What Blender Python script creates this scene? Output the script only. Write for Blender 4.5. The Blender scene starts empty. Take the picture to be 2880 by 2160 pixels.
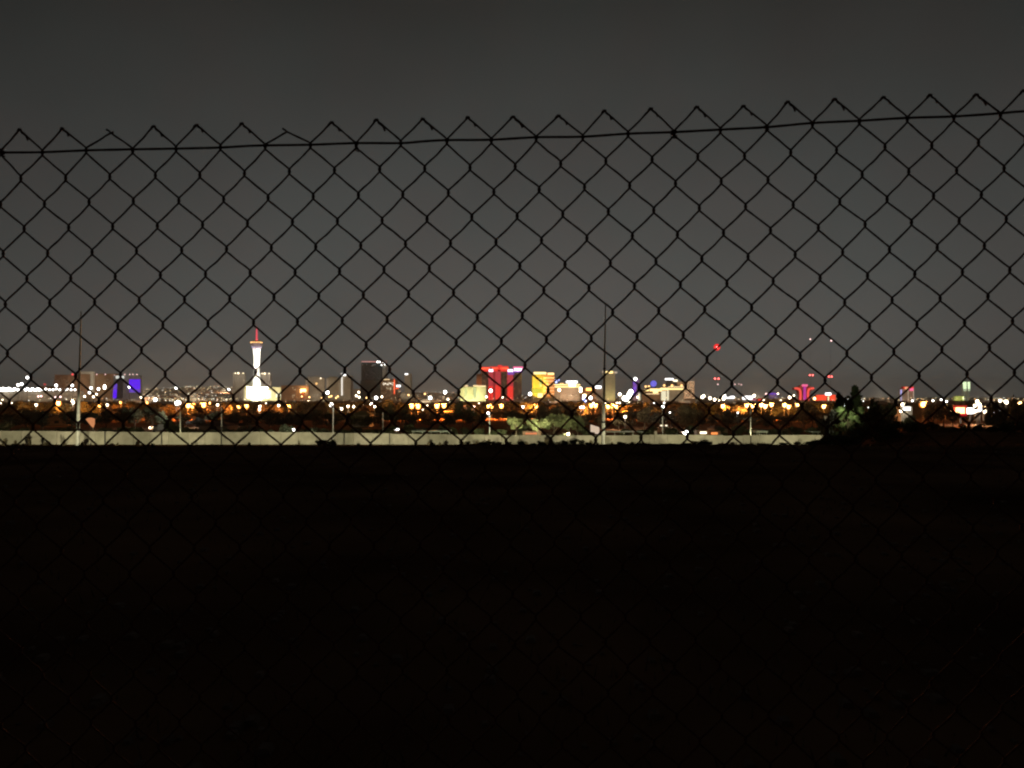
import bpy, math, random
from mathutils import Vector, noise
R = math.radians
HAZE = 3.5e-5
rnd = random.Random(7)
sc = bpy.context.scene
COL = sc.collection
# ------------------------------------------------------------------ camera
F = 2100.0            # focal length in photo pixels (photo 2880 wide)
HY = 1116.0           # photo row of the horizon
CZ = 1.45             # camera height
cam = bpy.data.cameras.new('camera'); camo = bpy.data.objects.new('camera', cam); COL.objects.link(camo)
cam.sensor_width = 36.0; cam.lens = 36.0 * F / 2880.0
cam.shift_y = (HY - 1080.0) / 2880.0
cam.dof.use_dof = True; cam.dof.focus_distance = 6.5; cam.dof.aperture_fstop = 13.0
cam.clip_start = 0.05; cam.clip_end = 60000.0
camo.location = (0, 0, CZ); camo.rotation_euler = (R(90), 0, 0)
sc.camera = camo
# ------------------------------------------------------------------ night sky
w = bpy.data.worlds.new('World'); sc.world = w; w.use_nodes = True
nt = w.node_tree; nt.nodes.clear(); N = nt.nodes.new; Lk = nt.links.new
out = N('ShaderNodeOutputWorld'); bg = N('ShaderNodeBackground'); Lk(bg.outputs[0], out.inputs[0])
tc = N('ShaderNodeTexCoord'); sep = N('ShaderNodeSeparateXYZ'); Lk(tc.outputs['Generated'], sep.inputs[0])
ramp = N('ShaderNodeValToRGB'); Lk(sep.outputs['Z'], ramp.inputs[0])
cr = ramp.color_ramp
stops = [(0.0, (.083, .084, .078)), (.05, (.078, .081, .077)), (.14, (.070, .0735, .0705)), (.28, (.0515, .0545, .0525)),
         (.46, (.0265, .0285, .0268)), (1.0, (.012, .0125, .012))]
cr.elements[0].position = 0; cr.elements[0].color = (*stops[0][1], 1)
cr.elements[1].position = 1; cr.elements[1].color = (*stops[-1][1], 1)
for p, c in stops[1:-1]:
    e = cr.elements.new(p); e.color = (*c, 1)
# city glow is strongest over the city itself and fades smoothly round the compass
dt = N('ShaderNodeVectorMath'); dt.operation = 'DOT_PRODUCT'; Lk(tc.outputs['Generated'], dt.inputs[0]); dt.inputs[1].default_value = (0.04, .999, 0)
mr = N('ShaderNodeMapRange'); mr.interpolation_type = 'SMOOTHSTEP'; Lk(dt.outputs['Value'], mr.inputs[0])
mr.inputs[1].default_value = 0.52; mr.inputs[2].default_value = 1.03; mr.inputs[3].default_value = .34; mr.inputs[4].default_value = 1.05
# thin uneven haze
nz = N('ShaderNodeTexNoise'); nz.inputs['Scale'].default_value = 5.0; nz.inputs['Detail'].default_value = 4; Lk(tc.outputs['Generated'], nz.inputs['Vector'])
nmr = N('ShaderNodeMapRange'); Lk(nz.outputs[0], nmr.inputs[0]); nmr.inputs[1].default_value = .3; nmr.inputs[2].default_value = .7; nmr.inputs[3].default_value = .93; nmr.inputs[4].default_value = 1.07
mu = N('ShaderNodeMath'); mu.operation = 'MULTIPLY'; Lk(mr.outputs[0], mu.inputs[0]); Lk(nmr.outputs[0], mu.inputs[1])
# faint warm / cool mottling of the haze
nz2 = N('ShaderNodeTexNoise'); nz2.inputs['Scale'].default_value = 9.0; Lk(tc.outputs['Generated'], nz2.inputs['Vector'])
r2 = N('ShaderNodeValToRGB'); Lk(nz2.outputs[0], r2.inputs[0])
r2.color_ramp.elements[0].position = .38; r2.color_ramp.elements[0].color = (.98, 1.01, 1.01, 1)
r2.color_ramp.elements[1].position = .62; r2.color_ramp.elements[1].color = (1.03, .99, .985, 1)
mx = N('ShaderNodeMix'); mx.data_type = 'RGBA'; mx.blend_type = 'MULTIPLY'; mx.inputs[0].default_value = 1
Lk(ramp.outputs[0], mx.inputs[6]); Lk(r2.outputs[0], mx.inputs[7])
Lk(mx.outputs[2], bg.inputs[0]); Lk(mu.outputs[0], bg.inputs[1])
# ------------------------------------------------------------------ render look
vs = sc.view_settings; vs.view_transform = 'Standard'; vs.look = 'None'; vs.exposure = 0; vs.gamma = 1; vs.use_curve_mapping = False
cy = sc.cycles
cy.pixel_filter_type = 'BLACKMAN_HARRIS'; cy.filter_width = 2.1
cy.sample_clamp_indirect = 0.6
cy.max_bounces = 3; cy.diffuse_bounces = 2; cy.glossy_bounces = 1
cy.caustics_reflective = False; cy.caustics_refractive = False
# ------------------------------------------------------------------ helpers
def at(px, py, Y):
    return Vector(((px - 1440.0) / F * Y, Y, CZ + (HY - py) / F * Y))
def tag(o, label=None, cat=None, group=None, kind=None):
    if label: o['label'] = label
    if cat: o['category'] = cat
    if group: o['group'] = group
    if kind: o['kind'] = kind
    return o
def empty(name, loc, label, cat, group=None):
    o = bpy.data.objects.new(name, None); COL.objects.link(o); o.location = loc; o.empty_display_size = .1
    return tag(o, label, cat, group)
MATS = {}
def mat(name, col, rough=.85, var=.25, scale=1.0, metal=0.0, bump=0.0):
    if name in MATS: return MATS[name]
    m = bpy.data.materials.new(name); m.use_nodes = True; t = m.node_tree; b = t.nodes['Principled BSDF']
    b.inputs['Roughness'].default_value = rough; b.inputs['Metallic'].default_value = metal
    b.inputs['Specular IOR Level'].default_value = .25
    n = t.nodes.new('ShaderNodeTexNoise'); n.inputs['Scale'].default_value = scale; n.inputs['Detail'].default_value = 6
    g = t.nodes.new('ShaderNodeTexCoord'); t.links.new(g.outputs['Object'], n.inputs['Vector'])
    r = t.nodes.new('ShaderNodeValToRGB'); t.links.new(n.outputs[0], r.inputs[0])
    r.color_ramp.elements[0].position = .3; r.color_ramp.elements[1].position = .7
    r.color_ramp.elements[0].color = (*[c * (1 - var) for c in col], 1)
    r.color_ramp.elements[1].color = (*[min(1, c * (1 + var)) for c in col], 1)
    t.links.new(r.outputs[0], b.inputs['Base Color'])
    if bump:
        bp = t.nodes.new('ShaderNodeBump'); bp.inputs['Strength'].default_value = bump
        t.links.new(n.outputs[0], bp.inputs['Height']); t.links.new(bp.outputs[0], b.inputs['Normal'])
    MATS[name] = m; return m
def emat(name, col, s):
    if name in MATS: return MATS[name]
    m = bpy.data.materials.new(name); m.use_nodes = True; t = m.node_tree; t.nodes.clear()
    e = t.nodes.new('ShaderNodeEmission'); o = t.nodes.new('ShaderNodeOutputMaterial'); t.links.new(e.outputs[0], o.inputs[0])
    e.inputs[0].default_value = (*col, 1); e.inputs[1].default_value = s
    m.cycles.emission_sampling = 'NONE'
    MATS[name] = m; return m
class MB:
    def __init__(s): s.v = []; s.f = []; s.mi = []; s.m = 0
    def face(s, pts):
        b = len(s.v); s.v += [tuple(p) for p in pts]; s.f.append(tuple(range(b, b + len(pts)))); s.mi.append(s.m)
    def box(s, a, b, t0=None, t1=None):
        # box from a to b; t0/t1 optional x-range of the top
        x0, y0, z0 = a; x1, y1, z1 = b
        tx0, tx1 = (t0, t1) if t0 is not None else (x0, x1)
        n = len(s.v)
        s.v += [(x0, y0, z0), (x1, y0, z0), (x1, y1, z0), (x0, y1, z0), (tx0, y0, z1), (tx1, y0, z1), (tx1, y1, z1), (tx0, y1, z1)]
        for q in ((0, 1, 5, 4), (1, 2, 6, 5), (2, 3, 7, 6), (3, 0, 4, 7), (4, 5, 6, 7), (3, 2, 1, 0)):
            s.f.append(tuple(n + i for i in q)); s.mi.append(s.m)
    def tube(s, pts, rad, k=6, cap=True):
        pts = [Vector(p) for p in pts]; n = len(pts)
        rads = rad if isinstance(rad, (list, tuple)) else [rad] * n
        b = len(s.v); up = Vector((0, 1, 0.01))
        for i, p in enumerate(pts):
            d = (pts[min(i + 1, n - 1)] - pts[max(i - 1, 0)])
            d = d.normalized() if d.length > 1e-9 else Vector((0, 0, 1))
            a = d.cross(up)
            if a.length < .05: a = d.cross(Vector((1, 0, 0)))
            a.normalize(); c = d.cross(a)
            for j in range(k):
                t = 2 * math.pi * j / k
                s.v.append(tuple(p + (a * math.cos(t) + c * math.sin(t)) * rads[i]))
        for i in range(n - 1):
            for j in range(k):
                q = (j + 1) % k
                s.f.append((b + i * k + j, b + i * k + q, b + (i + 1) * k + q, b + (i + 1) * k + j)); s.mi.append(s.m)
        if cap:
            s.f.append(tuple(b + j for j in range(k))[::-1]); s.mi.append(s.m)
            s.f.append(tuple(b + (n - 1) * k + j for j in range(k))); s.mi.append(s.m)
    def lathe(s, prof, k=20, c=(0, 0)):
        b = len(s.v)
        for r_, z in prof:
            for j in range(k):
                t = 2 * math.pi * j / k; s.v.append((c[0] + r_ * math.cos(t), c[1] + r_ * math.sin(t), z))
        for i in range(len(prof) - 1):
            for j in range(k):
                q = (j + 1) % k
                s.f.append((b + i * k + j, b + i * k + q, b + (i + 1) * k + q, b + (i + 1) * k + j)); s.mi.append(s.m)
    def mesh(s, name, mats, smooth=False):
        me = bpy.data.meshes.new(name); me.from_pydata(s.v, [], s.f)
        if not isinstance(mats, (list, tuple)): mats = [mats]
        for m in mats: me.materials.append(m)
        if len(mats) > 1: me.polygons.foreach_set('material_index', s.mi)
        if smooth: me.polygons.foreach_set('use_smooth', [True] * len(s.f))
        me.update(); return me
    def build(s, name, mats, parent=None, smooth=False, kind=None):
        return link(name, s.mesh(name, mats, smooth), parent, kind)
def link(name, me, parent=None, kind=None, loc=None, scale=None, rot=None):
    o = bpy.data.objects.new(name, me); COL.objects.link(o)
    if parent is not None: o.parent = parent
    if loc is not None: o.location = loc
    if scale is not None: o.scale = scale
    if rot is not None: o.rotation_euler = rot
    if kind: o['kind'] = kind
    return o
def point(name, loc, col, watts, parent=None, kind='POINT', target=None, angle=60, blend=.6):
    l = bpy.data.lights.new(name, kind); l.energy = watts; l.color = col; l.shadow_soft_size = 0.0
    o = bpy.data.objects.new(name, l); COL.objects.link(o)
    loc = Vector(loc)
    if kind == 'SPOT':
        l.spot_size = R(angle); l.spot_blend = blend
        o.rotation_euler = (Vector(target) - loc).to_track_quat('-Z', 'Y').to_euler()
    if parent is not None: o.parent = parent; loc = loc - Vector(parent.location)
    o.location = loc
    return o
def interp(x, t):
    if x <= t[0][0]: return t[0][1]
    for (a, b), (c, d) in zip(t, t[1:]):
        if x <= c:
            k = (x - a) / (c - a); return b + (d - b) * k
    return t[-1][1]
# ------------------------------------------------------------------ ground
GP = [(-80, 0.1), (0, 0), (14, 0.04), (22, .045), (26, -.5), (60, -4.0), (120, -10.4), (150, -11.75), (250, -10.9), (450, -11.5), (800, -11.5), (1200, -13.5),
      (3000, -20.5), (6000, -26.0), (9000, -24.0), (20000, -16.0)]
MOUND = [(21, 0), (25.4, 1.2), (27.4, 2.0), (29.1, 2.45), (30.9, 2.7), (33.1, 2.6), (36, 2.3), (38.9, 2.4), (41, 2.6), (60, 3.0), (90, 2.0)]
def ground(x, y):
    z = interp(y, GP)
    if y > 4500: z += min(1, (y - 4500) / 4500) * (142 * math.exp(-((x / y + .42) / .13) ** 2) + 80 * math.exp(-((x / y + .14) / .17) ** 2))
    if 25 < y < 130:
        z += interp(x, MOUND) * math.exp(-((y - 60) / 20.0) ** 2)
    if -40 < y < 140:
        z += noise.noise(Vector((x * .6, y * .6, 1))) * .05 * min(1, max(0, (y + 3) / 10)) + noise.noise(Vector((x * .12, y * .12, 5))) * .06
        if y > 12: z += noise.noise(Vector((x * 1.7, y * 1.1, 9))) * .05
    return z
ys = [-80, -50, -30, -18, -10, -5, -2]
y = 0.0
while y < 20000:
    ys.append(y); y += max(.35, y * .035)
ys.append(20000)
NU = 180
g = MB()
for y in ys:
    for i in range(NU + 1):
        u = (i / NU * 2 - 1); x = u * (14 + abs(y) * 1.05)
        g.v.append((x, y, ground(x, y)))
for a in range(len(ys) - 1):
    for i in range(NU):
        k = a * (NU + 1) + i
        g.f.append((k, k + 1, k + NU + 2, k + NU + 1)); g.mi.append(0)
gm = mat('desert_soil', (.16, .086, .05), .95, .6, .35)
gm.node_tree.nodes['Principled BSDF'].inputs['Specular IOR Level'].default_value = 0
gr = g.build('ground', gm, smooth=True); tag(gr, 'dark bare desert ground falling away beyond the fence', kind='structure')
# ------------------------------------------------------------------ chain link fence
FZ0, FZ1 = 1.20, 1.135
def fp(px, py, off=0.0):
    # point on the fence plane seen at this pixel (the plane is vertical, a little nearer on the right)
    iz = 1 / FZ0 + (1 / FZ1 - 1 / FZ0) * (px / 2880.0)
    return at(px, py, 1 / iz + off)
ROWS = {
 -1: [(55,364),(175,361),(311,373),(432,355),(553,351),(680,347),(806,370),(933,343.5),(1058.5,336),(1189,334),(1315.7,329.5),(1443,328),(1571,325),(1700,311),(1830.6,305),(1960,300),(2091,298),(2216,285.6),(2348,278),(2485.5,272.5),(2616,266.7),(2746,265.4),(2879,254.6)],
 0: [(3,429),(119,430),(242.5,423),(373,424),(495,419),(620,414),(746,412.5),(873,409),(1001.6,409),(1127,403),(1257,398),(1382,396),(1508,390),(1639,386.5),(1766.5,377),(1895.7,375),(2026,367),(2157.7,360),(2285,351),(2417,342.5),(2552,336),(2682.5,333),(2814,325)],
 1: [(58.6,502),(184.6,501),(309,497),(437,493),(562,492),(687.5,488),(813.7,482.5),(940.7,479),(1068,476),(1194.6,474),(1322,471),(1449,468),(1577,461),(1704,453),(1834,448),(1962.4,441),(2094,439),(2224,429),(2352.7,422),(2489,413),(2620.6,409),(2752,401),(2884,394)],
 2: [(1.6,575),(125,573.6),(250.6,568),(375,565.5),(503,564),(629,560.6),(754,556),(881,552.5),(1008,549),(1133,547),(1261,542),(1389,539.5),(1516.5,533),(1644,526.4),(1771,522),(1900,516),(2028.5,510),(2160,506),(2293.5,499),(2425,490.6),(2556,482.5),(2690.6,480),(2824,474)],
 3: [(68,643.6),(193,640),(317,637),(442.7,635.5),(569.6,632),(696,628),(822.5,624),(949,622.5),(1074.8,620),(1201,616),(1327,611),(1454.6,608),(1583,602),(1711,595),(1838.7,591.5),(1967,585),(2097,581),(2231,576),(2362,567),(2495,560.6),(2625.5,551),(2760,547.6),(2892,540)],
 4: [(9,713.6),(134,712),(259,709),(384,705.5),(511,704),(637,700.6),(763,697),(888,694),(1014.6,691),(1140.5,686),(1267,684),(1395,681),(1523,676),(1650.6,669.7),(1778.5,663),(1905.5,660),(2035,655),(2167,648),(2301.6,640),(2433,631),(2563.6,625.7),(2697.7,621),(2830,616)],
 5: [(75.5,784),(199,782),(324,777.4),(451,774),(578,771),(703.7,767.7),(830,766),(955,763),(1080,758),(1207.6,754.6),(1334.5,751),(1462,748),(1589,744),(1716.7,740),(1845,735),(1974,728),(2104,722),(2236.5,716),(2370,709),(2501.8,702),(2636,695.7),(2768.7,691),(2900,686)],
 6: [(15,855.5),(140,852),(266,849),(391.6,844),(519,842.5),(646,840),(770.5,836),(896.4,832.8),(1022,829.5),(1149,827),(1275.6,823),(1402.6,819),(1529.5,816),(1656.5,810),(1784.4,805),(1913.6,801),(2044.5,797),(2174.6,790.5),(2306.5,782),(2440,775.8),(2572.7,771),(2706.8,765.4),(2840,760)],
 7: [(80.7,924),(205.7,921.6),(331.4,917.4),(458,914),(585,910),(713,907.6),(836.5,905),(962.5,902),(1088.8,898.8),(1215.4,895.6),(1342.4,892.3),(1469,888),(1597,882.6),(1723,878.3),(1852.7,874),(1982,870),(2113.8,865),(2244,857),(2375.8,850.7),(2509,844),(2644,839),(2778.5,834),(2910,829)],
 8: [(21,994),(147.5,992),(271.8,989),(398,984.8),(524.7,981.5),(651.6,979),(778.6,976),(904,973),(1030,970),(1156,966),(1283,963),(1410,960),(1536.7,955),(1663,951),(1792,946.7),(1921.7,941.8),(2052,937),(2182,932),(2313.6,926),(2445.5,918),(2579,912.5),(2713,907.6),(2847.8,903)],
 9: [(87,1061),(213,1058),(339,1055),(464.5,1052.5),(591.8,1050),(719,1047),(843.7,1044),(969.7,1041),(1096,1038.8),(1223.5,1035),(1350.5,1031),(1476.5,1027),(1603.4,1023),(1730.7,1019),(1859,1015),(1988.5,1011),(2119.6,1006),(2250.5,1000),(2382,994),(2514,989),(2649,983),(2783,977.6),(2916,972)],
}
for r_ in list(range(10, 44)):
    ROWS[r_] = [(x + 6 + rnd.uniform(-1.5, 1.5), y + 139 + 6 * x / 2880 + rnd.uniform(-1, 1)) for x, y in ROWS[r_ - 2]]
NODE = {}
for r_, L in ROWS.items():
    for j, p in enumerate(L): NODE[(r_, j)] = p
    for e in range(1, 15):
        NODE[(r_, -e)] = (L[0][0] - 125 * e, L[0][1] + 2 * e); NODE[(r_, 22 + e)] = (L[22][0] + 132 * e, L[22][1] - 6 * e)
def catmull(P, n=4):
    o = []
    for i in range(len(P) - 1):
        a = P[max(i - 1, 0)]; b = P[i]; c = P[i + 1]; d = P[min(i + 2, len(P) - 1)]
        for k in range(n):
            t = k / n
            o.append(.5 * ((2 * b) + (c - a) * t + (2 * a - 5 * b + 4 * c - d) * t * t + (3 * b - a - 3 * c + d) * t ** 3))
    o.append(P[-1]); return o
wire_m = mat('rusty_galvanised_wire', (.085, .034, .022), .92, .5, 160, metal=0, bump=.4)
fence = empty('chain_link_fence', (fp(1440, HY).x, fp(1440, HY).y, 0), 'rusty chain link fence with twisted points on top, across the whole view', 'fence')
fo = Vector(fence.location)
WR = 2.82 / F * 1.17
def wire_path(j, side):
    P = []; S = (-1 if side == 'a' else 1)
    def nd(r_):
        return NODE[(r_, j)] if r_ % 2 else NODE[(r_, j if side == 'a' else j + 1)]
    ax, ay = nd(-1); n0 = nd(0)
    # the cut end is wound once down the neighbour's slope
    sl = Vector((-(n0[0] - ax), n0[1] - ay)).normalized()
    tl = rnd.uniform(24, 40) if side == 'a' else rnd.uniform(5, 12)
    bent = j in (2, 6)
    if bent:
        P.append(fp(ax - 12 * (1 if side == 'a' else -.6), ay - (9 if side == 'a' else -3), -.002)); P.append(fp(ax, ay, 0))
    else:
        for t in (1.0, .66, .33):
            P.append(fp(ax + sl.x * tl * t + S * 2.5 * math.sin(t * 6), ay + sl.y * tl * t + 2.5 * math.cos(t * 6), .003 * math.cos(t * 7) * -S))
        P.append(fp(ax - S * 3, ay - 1, 0))
    r_ = -1; prev = (ax, ay)
    for r_ in range(0, 44):
        x, y = nd(r_)
        ext = S if r_ % 2 == 0 else -S      # side on which the wire turns here
        # mid of the span
        px, py = prev
        mxp, myp = (px + x) / 2, (py + y) / 2
        front = (x < px)
        zz_ = -.0016 if front else .0016; bw = 1.6 if front else .3
        ox = (y - py) / 120 * bw
        for t in (.2, .5, .8):
            P.append(fp(px + (x - px) * t + (bw if front else -bw) * (1 if t == .5 else .4) + rnd.uniform(-.7, .7), (py + (7 if r_ else 0)) + ((y - 7) - (py + (7 if r_ else 0))) * t + rnd.uniform(-.7, .7), zz_))
        P.append(fp(x - ext * .5, y - 7, -.0018 if front else .0018))
        P.append(fp(x + ext * 2.2, y, 0))
        P.append(fp(x - ext * .5, y + 7, .0018 if front else -.0018))
        prev = (x, y)
        if fp(x, y).z < 0.03: break
    return P
for j in range(-13, 36):
    for side in 'ab':
        if side == 'b' and j == 35: continue
        P = catmull([p - fo for p in wire_path(j, side)], 3)
        rr = [WR * (1 + .16 * noise.noise(Vector((i * .55, j * 3.3, ord(side))))+rnd.uniform(-.07,.07)) for i in range(len(P))]
        mb = MB(); mb.tube(P, rr, 6); mb.build('wire', wire_m, fence, smooth=True)
tw = [(-1640,452),(-800,438),(-260,431),(-120,429),(0,427),(119,426),(242,421),(373,418),(495,416),(618,413),(720,407.6),(873,405),(1001,400.5),(1127,400.5),(1190,395.6),(1257,392),(1382,391),(1508,384),(1639,382.5),(1766,374),(1896,369.5),(2026,362.5),(2157,355.5),(2285,344),(2417,337.6),(2552,329.5),(2682,325.5),(2814,316.5),(2880,311),(3100,300),(3700,273),(4400,240)]
mb = MB(); P = catmull([fp(x, y + 2, -.0035) - fo for x, y in tw], 6)
mb.tube(P, [WR * 1.25 * (1 + .15 * noise.noise(Vector((i * .7, 3, 3)))) for i in range(len(P))], 6); mb.build('tension_wire', wire_m, fence, smooth=True)
for px_, py_ in ((-700, 420), (3480, 262)):
    a = fp(px_, py_, .04) - fo; mb = MB(); mb.tube([(a.x, a.y, -.1), (a.x, a.y, a.z)], .03, 12); mb.build('post', mat('galvanised_post', (.25, .24, .22), .7, .2, 8), fence, smooth=True)
    mb = MB(); mb.lathe([(.034, a.z - .02), (.034, a.z), (.02, a.z + .02), (.002, a.z + .026)], 12, (a.x, a.y)); mb.build('post_cap', MATS['galvanised_post'], fence)
def tie(x, y, h, wd):
    mb = MB(); P = []
    for k in range(22):
        t = k / 21; a = t * 2 * math.pi * 3
        P.append(fp(x + wd * math.cos(a) + 3 * t, y + h * t, -.0045 * math.sin(a) - .001) - fo)
    mb.tube(P, WR * .62, 5); mb.build('tie_wire', wire_m, fence, smooth=True)
tie(1001, 396, 31, 5); tie(1893, 366, 24, 9); tie(2155, 352, 18, 6); tie(6, 418, 22, 5)
mb = MB(); mb.tube([fp(a, b, -.003) - fo for a, b in ((1797, 1082), (1799, 1093), (1806, 1099), (1815, 1098), (1820, 1094), (1827, 1089))], WR * .8, 6)
mb.build('tie_wire', wire_m, fence, smooth=True)
mb = MB(); mb.tube([fp(a, b, -.003) - fo for a, b in ((311, 373), (317, 372), (319, 369))], WR * .8, 5); mb.build('tie_wire', wire_m, fence)
# ------------------------------------------------------------------ tone palette of the lights
COLS = {'orange': (1, .44, .10), 'amber': (1, .56, .2), 'warm': (1, .82, .56), 'white': (1, .97, .90), 'pink': (1, .62, .58), 'red': (1, .11, .10),
        'green': (.62, 1, .68), 'blue': (.45, .5, 1), 'violet': (.4, .12, 1)}
LANDS = [(-50,130,'the white lamp string'),(130,318,'the long brown hotel'),(318,402,'the violet lit hotel'),(402,640,'the far yellow lights'),
 (640,830,'the observation tower'),(830,1000,'the grey brown towers'),(1000,1066,'the crane tower'),(1066,1125,'the lettered tower'),
 (1125,1165,'the white capped tower'),(1165,1290,'the yellow green hotel left end'),(1290,1372,'the yellow green hotel'),(1372,1480,'the red lit hotel'),
 (1480,1560,'the golden hotel'),(1560,1672,'the white signed hotel'),(1672,1745,'the beige crowned tower'),(1745,1803,'the violet slim tower'),
 (1803,1925,'the golden cornice hotel'),(1925,1962,'the speckled orange tower'),(1962,2085,'the long white arcade'),(2085,2150,'the short white arcade'),(2150,2232,'the violet dome'),
 (2232,2290,'the flared red tower'),(2290,2350,'the red box building'),(2350,2470,'the half lit tree'),(2470,2600,'the red capped tower'),
 (2600,2678,'the empty skyline gap'),(2678,2760,'the pale green tower'),(2760,3000,'the skyline right end')]
def land(x):
    for a, b, n in LANDS:
        if a <= x < b: return n
    return LANDS[-1][2]
ORD = ['first','second','third','fourth','fifth','sixth','seventh','eighth','ninth','tenth','eleventh','twelfth','thirteenth','fourteenth','fifteenth','sixteenth','seventeenth','eighteenth','nineteenth','twentieth']
# ------------------------------------------------------------------ lamps
sph = MB()
sph.lathe([(0.0, -1), (.5, -.87), (.87, -.5), (1, 0), (.87, .5), (.5, .87), (0, 1)], 10)
BULB = {}
def bulb_mesh(c, s):
    k = (c, s)
    if k not in BULB: BULB[k] = sph.mesh('bulb', emat(f'lamp_{c}_{s}', COLS[c], s), True)
    return BULB[k]
pm = MB(); pm.tube([(0, 0, 0), (0, 0, 1)], [1, .6], 6); POLE = pm.mesh('pole', mat('dark_lamp_pole', (.035, .03, .028), .8, .15, 3)); mat('galvanised_pole', (.32, .31, .28), .6, .15, 3)
am = MB(); am.tube([(0, 0, 0), (.5, 0, .12), (1, 0, .1)], [.07, .06, .05], 5); ARM = am.mesh('arm', MATS['galvanised_pole'])
hm = MB(); hm.box((-1.2, -.8, .75), (1.2, .8, 1.25)); HOOD = hm.mesh('lamp_hood', mat('lamp_hood_grey', (.12, .12, .11), .6))
HALO_DISC = {'orange': sph.mesh('globe', emat('sodium_globe', (1, .30, .05), .62), True), 'amber': sph.mesh('globe', emat('amber_globe', (1, .38, .08), .6), True)}  # glowing discs that paint a halo round orange and amber lamps
# x, y, radius px, colour, strength, distance, watts of the real light, pole radius px
LAMPS = []
def L(s, col, rad, st, Y, wt, pr=.9):
    for q in s.split():
        x, y = q.split(','); LAMPS.append((float(x), float(y), rad, col, st, Y, wt, pr))
L('164,1134 1158,1143 1176,1144 1229,1143 1249,1142', 5.6, 1, 9, 430, 5200)
LAMPS.clear()
def LL(s, col, rad, st, Y, wt, pr=.35): L(s, col, rad, st, Y, wt, pr)
# big sodium lamps above the car park
LL('164,1135 529,1142 541,1142 573,1140 1158,1143 1176,1144 1229,1143 1249,1142', 'orange', 5.6, 11, 430, 5200)
LL('1382,1143 1410,1143 1507,1143 1663,1142 1675,1142 1710,1145 1722,1143 1733,1145', 'orange', 5.0, 11, 440, 4200)
LL('2033,1143 2100,1141 2117,1142 2141,1140 2152,1144 2170,1139 2206,1140 2218,1145 2243,1141 2317,1144', 'amber', 4.6, 11, 430, 4200)
LL('280,1140 672,1144 694,1143 813,1145 1374,1144', 'orange', 4.4, 10, 430, 3200)
LL('2596,1138', 'orange', 6.6, 12, 300, 3000)
LL('590,1134 339,1133 414,1133 2457,1147', 'orange', 2.6, 7, 430, 900, .5)
LL('1471,1145 1333,1145 1633,1146 1641,1146', 'pink', 3.1, 8, 430, 700, .5)
LL('497,1135 504,1133', 'white', 4.6, 9, 300, 500)
LL('204,1128 206,1133', 'warm', 3.2, 9, 420, 800, .6)
LL('302,1139 102,1139 612,1139 731,1143 730,1152 784,1141 979,1143 995,1144 1054,1144 961,1150', 'warm', 3.2, 9, 420, 500, .5)
LL('33,1133 2,1134 7,1124 748,1134 948,1138 1024,1138 1202,1140 1189,1152 1347,1134 655,1134 65,1134 954,1151 820,1136', 'warm', 2.1, 6, 460, 0, .4)
LL('1045,1134 1043,1138', 'pink', 2.9, 8, 460, 200, .5)
LL('1735,1133 1743,1133 1793,1134 1669,1133 1703,1133 1763,1133 1769,1130 2188,1107 2233,1112', 'warm', 2.4, 8, 520, 0, .4)
LL('1758,1173', 'warm', 3.6, 10, 280, 700, .7)
LL('1884,1160 1915,1154 2075,1161 1840,1133 1868,1133', 'white', 2.3, 6, 300, 60, .4)
LL('826,1209', 'white', 3.1, 9, 222, 120, .6)
LL('1598,1221', 'warm', 4.3, 10, 208, 330, .6)
LL('2372,1143 2371,1151', 'white', 5.5, 10, 82, 25, 0)
LL('2410,1134 2415,1140 2400,1151 2412,1158 2428,1128 2442,1146 2393,1135 2458,1159', 'white', 2.0, 2.2, 84, 0, 0)
LL('2538,1138 2534,1156', 'warm', 4.0, 10, 300, 400, .5)
LL('2524,1144', 'orange', 2.4, 7, 310, 0, .4)
LL('2624,1127 2647,1124 2662,1129 2566,1127', 'white', 2.6, 8, 600, 0, .4)
LL('2742,1141 2754,1138 2756,1146 2742,1157 2771,1159 2748,1129', 'warm', 4.0, 10, 330, 500, .5)
LL('2772,1145 2663,1140 2672,1156', 'amber', 2.8, 7, 330, 0, .4)
LL('2813,1127 2828,1129 2831,1132', 'warm', 4.2, 10, 500, 300, .5)
LL('2865,1135 2870,1132', 'amber', 3.2, 9, 500, 100, .4)
LL('2797,1160 2813,1155 2848,1158', 'white', 1.8, 3, 350, 0, .3)
# lamps among the far streets
LL('238,1115 263,1116 271,1109 397,1117 1074,1116 1009,1103 1010,1117 1002,1113 1260,1123 1368,1116 1413,1117 1793,1117', 'warm', 3.0, 8, 1500, 0, .5)
LL('252,1104 256,1091 277,1094 294,1086 294,1091 158,1084 203,1084 51,1083 61,1080 77,1062 364,1088 643,1096 496,1091', 'white', 3.6, 9, 1500, 0, .5)
LL('437,1124 1058,1119 921,1104 1210,1119 1661,1119 1380,1099 1252,1103 1643,1114 1491,1108', 'white', 4.8, 10, 1500, 0, .6)
LL('1646,1127 1641,1122', 'blue', 3.2, 9, 1400, 0, .5)
LL('1743,1109 1573,1097 1633,1093 1633,1100', 'warm', 4.4, 10, 1600, 0, .6)
LL('108,1115 116,1114 156,1117 170,1116', 'pink', 2.6, 4, 1500, 0, .4)
LL('1762,1122 1756,1120 1768,1114 1771,1108 1774,1102', 'white', 6.6, 12, 1700, 0, .6)
LL('1975,1117 1979,1114 1997,1120 2010,1124 2021,1124 2036,1114 2121,1113 2221,1118 2035,1122', 'warm', 4.2, 9, 1700, 0, .6)
LL('2291,1121', 'amber', 4.0, 9, 1700, 0, .5)
LL('926,1116 932,1114 945,1119 950,1115 905,1119 870,1117 846,1103 849,1115 1031,1119 1149,1111 1195,1108', 'amber', 2.3, 5, 1700, 0, .4)
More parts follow.
